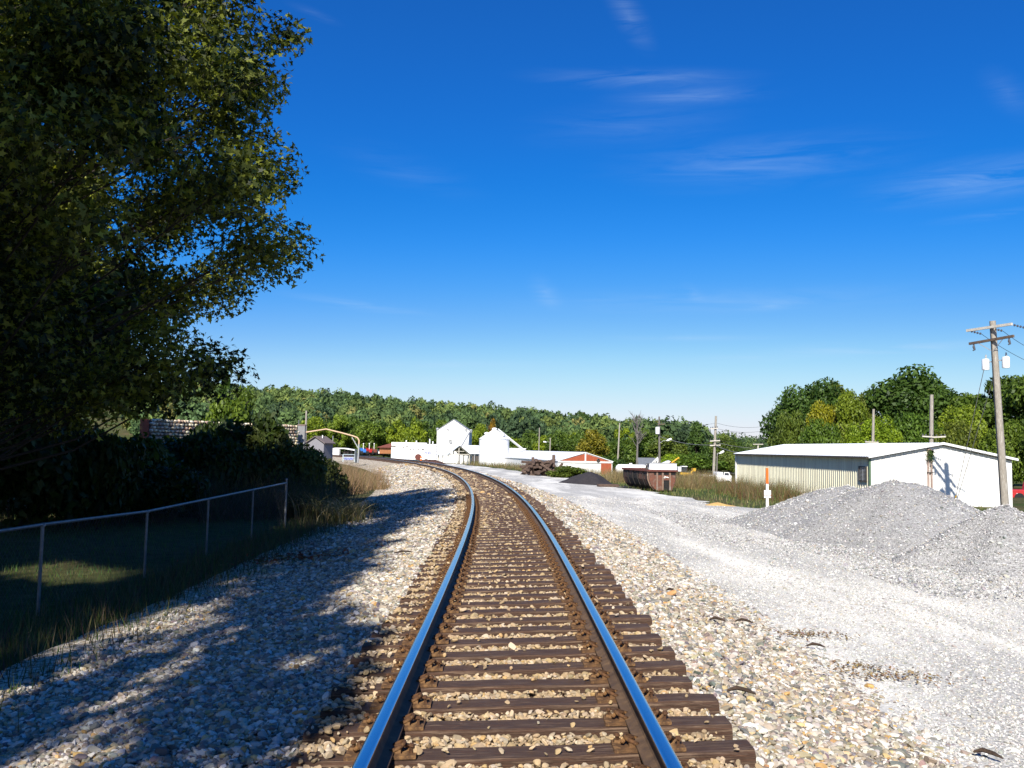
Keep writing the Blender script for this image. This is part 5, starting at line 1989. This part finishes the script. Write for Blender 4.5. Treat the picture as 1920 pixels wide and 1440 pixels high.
o = MB().cyl((0, -.25, .35), (0, .25, .35), .24, n=14).build('drum', M_TRIM, dsp)
bar_ = at(789.5, 862, 121)
bb_ = thing('traffic_drum', 'small orange traffic drum beside the cable spool', 'traffic drum', (bar_.x, 121, bar_.z - .1))
MB().lathe([(.16, 0), (.17, .04), (.13, .05), (.10, .5), (.07, .54), (0, .55)], (0, 0, 0), 12).build('body', M_ORANGE, bb_, True)
MB().lathe([(.124, .2), (.118, .3)], (0, 0, 0), 12).build('stripe', M_WHITE, bb_)
sc_ = at(806, 864, 118)
heap('scrap_heap', 'long low rust brown heap in front of the trailer and open shed', [(sc_.x - .5, 118, at(803, 858, 118).z - gz(sc_.x, 118) + .05, .9, 1, .8), (sc_.x + .7, 118, .75, .5, 1, .8)], sc_.x - 2, sc_.x + 2.8, 116.4, 119.6, .15, surf('brown_scrap', (.10, .05, .04), (.05, .03, .025), 4, .9, 0, .5), 'heap', 0, .09)

# rusty hipped shed roof behind the trailer
b0 = at(708, 846, 160)
hb = thing('rusty_shed', 'low shed with a rusty brown hipped roof left of the white trailer', 'shed', (b0.x, 160, b0.z - .2))
wr, hz0, hz1 = 7.5, at(708, 839, 160).z - b0.z + .2, at(735, 829, 160).z - b0.z + .2
MB().add([(-.3, -.3, hz0), (wr, -.3, hz0), (wr, 5, hz0), (-.3, 5, hz0), (2.6, 2.3, hz1), (wr - 2.6, 2.3, hz1)], [(0, 1, 5, 4), (1, 2, 5), (2, 3, 4, 5), (3, 0, 4), (3, 2, 1, 0)]).build('roof', M_BROWNROOF, hb)
MB().box((wr / 2, 2.4, hz0 / 2 - .1), (wr - .6, 4.4, hz0 + .2)).build('wall', surf('orange_wall', (.34, .14, .05), (.25, .10, .04), 3), hb)

# machines beyond the track
for k, (X, m_, lb) in enumerate(((680, M_BLUE, 'blue tractor with a white upright stack beyond the track'), (691, M_RED, 'red tractor between the blue and the brown ones'), (700, M_BROWNROOF, 'rust brown tractor nearest the white trailer'))):
    p = at(X, 852, 165)
    tk = thing('tractor', lb, 'tractor', (p.x, 165, p.z), .5, 'tractors parked beyond the track')
    MB().box((0, -.55, .62), (.55, 1.1, .5)).box((0, -.55, .9), (.5, 1.0, .1)).build('hood', m_, tk, False, .04)
    MB().box((0, .45, .82), (.75, .7, .55)).box((0, .45, 1.12), (.9, .8, .08)).build('cab', m_, tk)
    for x in (-.42, .42):
        for y, r in ((-.85, .3), (.5, .45)):
            MB().cyl((x - .11, y, r), (x + .11, y, r), r, n=14).build('wheel', M_RUBBER, tk, True)
    MB().tube([(0, -.3, .9), (0, -.3, 1.9)], .055, 6).lathe([(0, 0), (.12, .03), (.12, .16), (0, .2)], (0, -.3, 1.85), 8).build('stack', M_WHITE, tk)
for k, (X, m_, lb) in enumerate(((710, M_WHITE, 'tiny white parked car beyond the track'), (716, M_RED, 'tiny red parked car next to the white one'), (723, M_WHITE_METAL, 'tiny silver parked car nearest the trailer'))):
    p = at(X, 853, 175)
    tk = thing('parked_car', lb, 'car', (p.x, 175, p.z), .2, 'cars parked beyond the track')
    MB().box((0, 0, .45), (1.0, 1.9, .42), None, .94).build('body', m_, tk, False, .06)
    MB().box((0, .1, .82), (.85, 1.0, .36), None, .8).build('cabin', M_GLASS, tk)
    for x in (-.45, .45):
        for y in (-.6, .6):
            MB().cyl((x - .08, y, .24), (x + .08, y, .24), .24, n=10).build('wheel', M_RUBBER, tk)

# white canopy, gate panel, steel pipe arch, grey shed, pillar and stone wall on the left
c0 = at(619, 852, 150)
ca = thing('white_canopy', 'long low white canopy with a rounded end and open side, behind the pipe arch', 'canopy', (c0.x, 150, c0.z - .1), .0)
Lc, Hc = 47 * 150 / F_PX, at(632, 838.5, 150).z - c0.z
pr = [(0, 0), (.02, Hc * .62), (.28, Hc * .92), (.8, Hc), (Lc * .55, Hc * 1.0), (Lc, Hc * .78)]
vs, fs = [], []
for y in (0, 2.2):
    vs += [(x, y, z) for x, z in pr]
    vs += [(x * .97 + .05, y, z - .16) for x, z in pr]
n = len(pr)
for i in range(n - 1):
    fs += [(i, i + 1, 2 * n + i + 1, 2 * n + i), (n + i + 1, n + i, 3 * n + i, 3 * n + i + 1), (i, n + i, n + i + 1, i + 1), (2 * n + i + 1, 3 * n + i + 1, 3 * n + i, 2 * n + i)]
MB().add(vs, fs).build('roof_shell', M_WHITE_METAL, ca)
MB().box((.75, .06, Hc * .42), (1.45, .08, Hc * .8)).build('end_panel', M_WHITE, ca)
for x in (1.6, Lc - .1):
    MB().box((x, .05, Hc * .4), (.08, .08, Hc * .8)).build('post', M_GREY, ca)
for x in (2.2, 2.7, 3.3):
    MB().lathe([(0, 0), (.22, .05), (.28, .3), (.18, .5), (0, .55)], (x, 1.0, .25), 10).build('stored_barrel', M_TRIM, ca, True)
g0_ = at(643, 864, 104)
gp = thing('panel_gate', 'low pale metal gate with a blue lettered panel beside the pipe arch', 'gate', (g0_.x, 104, g0_.z - .1), 0)
wg, hg = 22 * 104 / F_PX, at(650, 852, 104).z - g0_.z + .1
mb = MB()
for x in (0, wg):
    mb.box((x, 0, hg / 2), (.09, .07, hg))
for z in (.2, hg * .62, hg):
    mb.box((wg / 2, 0, z), (wg, .05, .06))
mb.build('frame', surf('pale_blue_paint', (.50, .60, .62), (.42, .5, .53), 3, .5), gp)
pn = MB().box((wg * .5, -.05, hg * .42), (wg * .8, .03, hg * .36)).build('panel', surf('lilac_panel', (.34, .36, .52), (.28, .30, .45), 3, .5), gp)
mb = MB()
for k in range(9):
    mb.box((wg * .16 + k * wg * .083, -.07, hg * (.42 + .05 * math.sin(k * 2.2))), (.06, .01, .12 + .05 * math.sin(k * 1.3)))
mb.build('marks', M_BLUETEXT, pn)
a0 = at(669, 868, 103)
ar = thing('pipe_arch', 'tan steel pipe arch on a grey post standing beside the track', 'pipe arch', (a0.x, 103, a0.z - .1))
O_ = Vector((a0.x, 103, a0.z - .1))
pl = [at(571, 811, 103.4), at(590, 808, 103.3), at(611.5, 804.6, 103.2), at(640, 811.5, 103.1), at(662, 817.5, 103), at(670, 820.5, 103), at(673.2, 825.5, 103), at(673, 833, 103)]
MB().tube([p - O_ for p in pl], .085, 10).build('pipe', surf('tan_pipe', (.64, .46, .30), (.52, .34, .20), 4, .55), ar, True)
MB().tube([at(673, 832, 103) - O_, at(671, 868, 103) - O_], [.085, .1], 10).build('post', M_GREY, ar, True)
MB().tube([at(667, 842, 103.2) - O_, at(667.5, 868, 103.2) - O_], .13, 8).build('post', surf('dark_steel', (.12, .14, .16), (.08, .09, .1), 3, .5, .3), ar)
MB().bar(at(660, 820, 103) - O_, at(671.5, 840, 103) - O_, .09, .06).build('brace', M_GREY, ar)
MB().tube([at(573, 811, 103.4) - O_, at(572, 850, 103.4) - O_], [.085, .1], 8).build('post', M_POLE, ar, True)

gs = at(576, 852, 96)
gsh = thing('grey_shed', 'small grey shed with a brown gabled roof under the pipe arch', 'shed', (gs.x, 96, gs.z - .3), -.32)
wgs = 1.95
hgs, hgr = at(612, 830, 96).z - gs.z + .3, at(587, 819, 96).z - gs.z + .3
M_GREYWALL = surf('grey_lilac_boards', (.26, .25, .27), (.20, .195, .215), 3, .8, 0, .2, (8, 8, .6))
gable_block(gsh, wgs, 1.9, hgs, hgr, M_GREYWALL, surf('brown_shingles', (.20, .16, .15), (.14, .11, .10), 6, .85), .22, .09)
MB().cyl((1.3, .8, hgr - .3), (1.3, .8, hgr + .2), .06, n=7).build('roof_pipe', M_WHITE, gsh)
MB().cyl((wgs - .2, 2.2, hgs), (wgs - .2, 2.2, hgs + .75), .035, n=6).build('vent_pipe', M_GREY, gsh)

wa, wb = at(283, 784, 45), at(556, 797, 56)
sw = thing('stone_wall', 'rough sunlit stone wall with a red brick end, half hidden by dark shrubs', 'wall', (wa.x, wa.y, gz(wa.x, wa.y)), math.atan2(wb.y - wa.y, wb.x - wa.x))
Lw = math.hypot(wb.x - wa.x, wb.y - wa.y)
hw0, hw1 = wa.z - gz(wa.x, wa.y), wb.z - gz(wa.x, wa.y)
M_STW = tint_mat('wall_stone')
mortar = surf('wall_mortar', (.16, .11, .09), (.10, .07, .055), 5, .95)
MB().add([(0, .05, -.3), (Lw, .05, -.3), (Lw, .05, hw1 - .06), (0, .05, hw0 - .06), (0, .5, -.3), (Lw, .5, -.3), (Lw, .5, hw1 - .06), (0, .5, hw0 - .06)], [(0, 1, 2, 3), (4, 7, 6, 5), (3, 2, 6, 7), (0, 3, 7, 4), (1, 5, 6, 2)]).build('core', mortar, sw)
V, T = [], []
z = 1.2
row = 0
while z < hw0 + .05:
    x = (row % 2) * .12 - .05
    while x < Lw:
        w = rnd.uniform(.18, .34)
        hq = .17
        zz = z + (hw1 - hw0) * x / Lw * (1 if z > hw0 - 1.2 else .5) + rnd.uniform(-.02, .02)
        cx, cz = x + w / 2, zz
        r_ = [(cx + w * .48 * math.cos(t) * rnd.uniform(.85, 1.08), cz + hq * .52 * math.sin(t) * rnd.uniform(.85, 1.12)) for t in np.linspace(0, 2 * PI, 7)[:-1]]
        c = palette(1, [(.62, .52, .36), (.70, .62, .46), (.46, .32, .22), (.55, .40, .30)], [3, 3, 1.3, 1.5])[0]
        dep = -rnd.uniform(.05, .12)
        for i in range(6):
            a, b = r_[i], r_[(i + 1) % 6]
            V += [(a[0], .06, a[1]), (b[0], .06, b[1]), (cx + (b[0] - cx) * .7, dep, cz + (b[1] - cz) * .7), (cx + (a[0] - cx) * .7, dep, cz + (a[1] - cz) * .7)]
            V += [(cx + (a[0] - cx) * .7, dep, cz + (a[1] - cz) * .7), (cx + (b[0] - cx) * .7, dep, cz + (b[1] - cz) * .7), (cx, dep - .01, cz), (cx, dep - .011, cz + .001)]
            T += [c, c]
        x += w
    z += .175
    row += 1
stuff(np_mesh('stone_facing', np.array(V), 4, M_STW, np.array(T), sw, True))
mb = MB()
for k in range(int(hw0 / .08)):
    mb.box((-.16 + (k % 2) * .02, .25, .04 + k * .08), (.10, .5, .07))
mb.build('brick_end', surf('red_brick', (.36, .10, .06), (.28, .08, .05), 5, .9), sw)['kind'] = 'stuff'
pl0, plt = at(565, 835, 57), at(565, 798, 57)
pz = gz(pl0.x, 57)
pc_ = thing('concrete_pillar', 'square grey concrete pillar at the right end of the stone wall', 'pillar', (pl0.x, 57, pz), .1)
MB().box((0, 0, (plt.z - pz) / 2), (.44, .5, plt.z - pz)).build('shaft', M_CONC, pc_, False, .02)
MB().box((0, 0, plt.z - pz + .03), (.48, .54, .08)).build('cap', surf('pillar_cap', (.24, .17, .15), (.18, .13, .12), 4, .9), pc_)
MB().cyl((-.18, -.2, plt.z - pz), (-.18, -.2, plt.z - pz + .34), .035, n=7).build('pin', M_GALV, pc_)

# ------------------------------------------------------------------ things around the metal building's far end
tkp = at(1154, 888, 82)
wtk = thing('white_tank', 'white cylindrical tank lying in the weeds left of the rusty hopper', 'tank', (tkp.x, 82, tkp.z - .35), .12)
zc = at(1160, 880, 82).z - tkp.z + .35
rt = .46
prf = [(0, 0)] + [(rt * math.sin(t), rt * .7 * (1 - math.cos(t))) for t in np.linspace(.2, PI / 2, 7)] + [(rt, 2.6)] + [(rt * math.cos(t), 2.6 + rt * .7 * math.sin(t)) for t in np.linspace(.2, PI / 2, 7)]
o = MB().lathe(prf, (0, 0, 0), 20).build('tank_shell', M_WHITE, wtk, True)
o.matrix_local = Matrix.Translation((0, 0, zc)) @ Matrix.Rotation(PI / 2, 4, 'Y')
for x in (.7, 2.2):
    MB().box((x, 0, (zc - rt) / 2 + .1), (.18, .7, zc - rt + .25)).build('saddle', M_CONC, wtk)
MB().cyl((1.4, 0, zc + rt - .03), (1.4, 0, zc + rt + .12), .14, n=10).build('filler_dome', M_WHITE, wtk)

hs0 = at(1197, 884, 128)
hh = thing('grey_roofed_house', 'small house with a dark grey roof and white gable behind the hopper', 'house', (hs0.x, 128, hs0.z), .0)
hz = lambda Y: at(1215, Y, 128).z - hs0.z
wd = 24 * 128 / F_PX
MB().add([(0, 0, hz(873)), (wd + 1.2, 0, hz(873)), (wd + .9, 2.2, hz(858.5)), (.15, 2.2, hz(858.5))], [(0, 1, 2, 3), (3, 2, 1, 0)]).build('roof', surf('slate_shingles', (.17, .18, .20), (.12, .13, .145), 5, .8), hh)
MB().box((wd / 2 + .5, 1.3, hz(873) / 2), (wd + 1, 2.2, hz(873) - .05)).build('wall', M_WHITE, hh)
gx0 = (1218 - 1197) * 128 / F_PX
gx1 = (1237 - 1197) * 128 / F_PX
MB().add([(gx0, -.15, hz(873)), (gx1, -.15, hz(872)), (gx1 - .1, -.15, hz(860)), (gx0 + (gx1 - gx0) * .78, -.15, hz(857))], [(0, 1, 2, 3)]).build('gable', M_WHITE, hh)
mb = MB()
for (x, z, w, h_) in ((.45, .3, .16, .26), (.62, .5, .14, .22), (.62, .2, .14, .22), (.8, .3, .12, .3)):
    mb.box((gx0 + (gx1 - gx0) * x, -.17, hz(873) + (hz(858) - hz(873)) * z), (w * 1.2, .03, h_))
mb.build('window', M_GLASS, hh)
mb = MB().bar((gx0 - .1, -.2, hz(873)), (gx0 + (gx1 - gx0) * .78, -.2, hz(856.5)), .1)
mb.build('barge_board', M_WHITE, hh)

bm0 = at(1250, 874, 74)
bm_ = thing('boom_arm', 'yellow boom of two bars angled up beside a white wedge shaped bucket', 'boom', (bm0.x, 74, bm0.z))
lb_ = lambda X, Y, d=74: at(X, Y, d) - Vector((bm0.x, 74, bm0.z))
MB().bar(lb_(1257, 869), lb_(1273, 857.5), .09, .12).build('upper_bar', M_YELLOW, bm_)
MB().bar(lb_(1259, 871.5), lb_(1273, 858.8, 74.3), .07, .1).build('lower_bar', M_YELLOW, bm_)
MB().bar(lb_(1246, 873.5), lb_(1259, 868), .16, .16).build('knuckle', M_RUSTY_RIM, bm_)
mb = MB()
a_, b_, c_, d_ = lb_(1230, 873.5), lb_(1247, 873.8), lb_(1258, 865), lb_(1254, 863.5)
off = Vector((0, .7, 0))
mb.add([a_, b_, c_, d_, a_ + off, b_ + off, c_ + off, d_ + off], [(0, 1, 2, 3), (7, 6, 5, 4), (0, 4, 5, 1), (1, 5, 6, 2), (2, 6, 7, 3), (3, 7, 4, 0)])
mb.build('white_bucket', M_WHITE_METAL, bm_)
bt0 = lb_(1252, 900)
MB().bar(bt0, lb_(1250, 872), .3, .3).build('mast', M_YELLOW, bm_)

yt = at(1284, 897, 92)
yk = thing('yellow_loader', 'small yellow loader with a raised arm half hidden in straw weeds', 'loader', (yt.x, 92, yt.z - .2), .0)
k_ = 92 / F_PX
q = lambda X, Y: ((X - 1284) * k_, (897 - Y) * k_ + .2)
mb = MB()
x, z = q(1285, 889)
mb.box((x, 0, z), (22 * k_, 1.0, 6 * k_)).build('body', M_YELLOW, yk, False, .04)
x, z = q(1273, 880)
MB().box((x, 0, z), (6 * k_, .9, 9 * k_)).build('engine_hood', M_WHITE, yk, False, .04)
x, z = q(1282, 880)
cb_ = MB().box((x, 0, z), (9 * k_, .8, 10 * k_)).build('cab', M_GLASS, yk)
MB().box((x, 0, z + 5.3 * k_), (10.5 * k_, .95, .07)).build('cab_roof', M_WHITE, cb_)
x0_, z0_ = q(1290, 890)
x1_, z1_ = q(1296, 884)
x2_, z2_ = q(1300, 880.5)
MB().bar((x0_, -.3, z0_), (x1_, -.3, z1_), .13).bar((x1_, -.3, z1_), (x2_, -.3, z2_), .11).build('arm', M_YELLOW, yk)
MB().box((x2_, -.1, z2_), (.25, 1.0, .3)).build('bucket', M_YELLOW, yk)
for X in (1275, 1293):
    x, z = q(X, 893.5)
    for y in (-.5, .5):
        MB().cyl((x, y - .1, .3), (x, y + .1, .3), .3, n=14).build('wheel', M_RUBBER, yk, True)

w0 = at(1346, 910, 84)
wk = thing('white_pickup', 'white work truck with a long box body parked behind the tall weeds', 'truck', (w0.x, 84, w0.z - .25), 0)
k_ = 84 / F_PX
q = lambda X, Y: ((X - 1346) * k_, (910 - Y) * k_ + .25)
x, z = q(1346, 899)
MB().box((x, 1.0, z), (52 * k_, 2.0, 15 * k_)).build('box_body', M_WHITE, wk, False, .03)
x, z = q(1351, 889)
MB().box((x, 1.0, z), (11 * k_, 1.7, 7 * k_)).build('cab', M_WHITE, wk, False, .05)
x, z = q(1363.5, 889)
mb = MB()
mb.box((x, 1.0, z), (10 * k_, 1.6, 5 * k_), None, .8)
gl = mb.build('rear_window', M_GLASS, wk)
mb = MB()
for sx in (-1, 1):
    mb.bar((x + sx * 5.2 * k_, .15, z - 2.6 * k_), (x + sx * 4.2 * k_, .25, z + 2.8 * k_), .06)
mb.bar((x - 4.4 * k_, .25, z + 2.8 * k_), (x + 4.4 * k_, .25, z + 2.8 * k_), .07)
mb.build('frame', M_WHITE, gl)
for X in (1328, 1365):
    x, _ = q(X, 910)
    for y in (.1, 1.9):
        MB().cyl((x, y - .12, .36), (x, y + .12, .36), .36, n=16).build('wheel', M_RUBBER, wk, True)
wc = at(1315, 899, 80)
tag(MB().lathe([(0, 0), (.14, .0), (.15, .2), (.1, .26), (0, .27)], (wc.x, 80, wc.z - .12), 10).build('white_bucket', M_WHITE, None, True), 'small white bucket in the weeds left of the white truck', 'bucket')

hw = at(1386, 884, 150)
wh = thing('white_house', 'sliver of a white house beyond the left end of the metal building', 'house', (hw.x, 150, hw.z - .4), .2)
gable_block(wh, 3.4, 4, at(1386, 872, 150).z - hw.z + .4, at(1386, 864, 150).z - hw.z + .4, M_WHITE, M_GREY, .15)
for x in (.8, 2.2):
    MB().box((x, -.02, 1.3), (.5, .05, .7)).build('window', M_GLASS, wh)
g_a, g_b = at(1368, 887, 110), at(1402, 888, 108)
gr_ = thing('guard_rail', 'grey guard rail behind the white truck', 'guard rail', (g_a.x, 110, g_a.z - .5))
O2 = Vector((g_a.x, 110, g_a.z - .5))
MB().bar(g_a - O2, g_b - O2, .06, .3).build('rail', M_GALV, gr_)
for t in (.05, .5, .95):
    p = g_a.lerp(g_b, t) - O2
    MB().bar(p + Vector((0, .06, -.6)), p, .1, .1).build('post', M_POLE, gr_)

rk = at(1893, 940, 66)
rt_ = thing('red_truck', 'red pickup truck at the right edge beside the metal building', 'truck', (rk.x, 66, rk.z - .12), 0)
k_ = 66 / F_PX
q = lambda X, Y: ((X - 1893) * k_, (940 - Y) * k_ + .12)
x, z = q(1935, 927)
MB().box((x, 1.0, z), (80 * k_, 1.9, 17 * k_)).build('body', M_RED, rt_, False, .06)
x, z = q(1958, 912)
MB().box((x, 1.0, z), (34 * k_, 1.6, 16 * k_), None, .85).build('cab', M_RED, rt_, False, .05)
MB().box((x, .16, z + .03), (26 * k_, .06, 9 * k_)).build('window', M_GLASS, rt_)
x, z = q(1935, 936)
MB().box((x, .02, z - .05), (78 * k_, .06, 3.5 * k_)).build('sill', M_TRIM, rt_)
x, z = q(1909, 926)
MB().box((x, .02, z), (5 * k_, .04, 2.2 * k_)).build('badge', M_WHITE_METAL, rt_)
for X in (1912, 1962):
    x, _ = q(X, 940)
    for y in (.12, 1.88):
        MB().cyl((x, y - .13, .36), (x, y + .13, .36), .37, n=18).build('wheel', M_RUBBER, rt_, True)
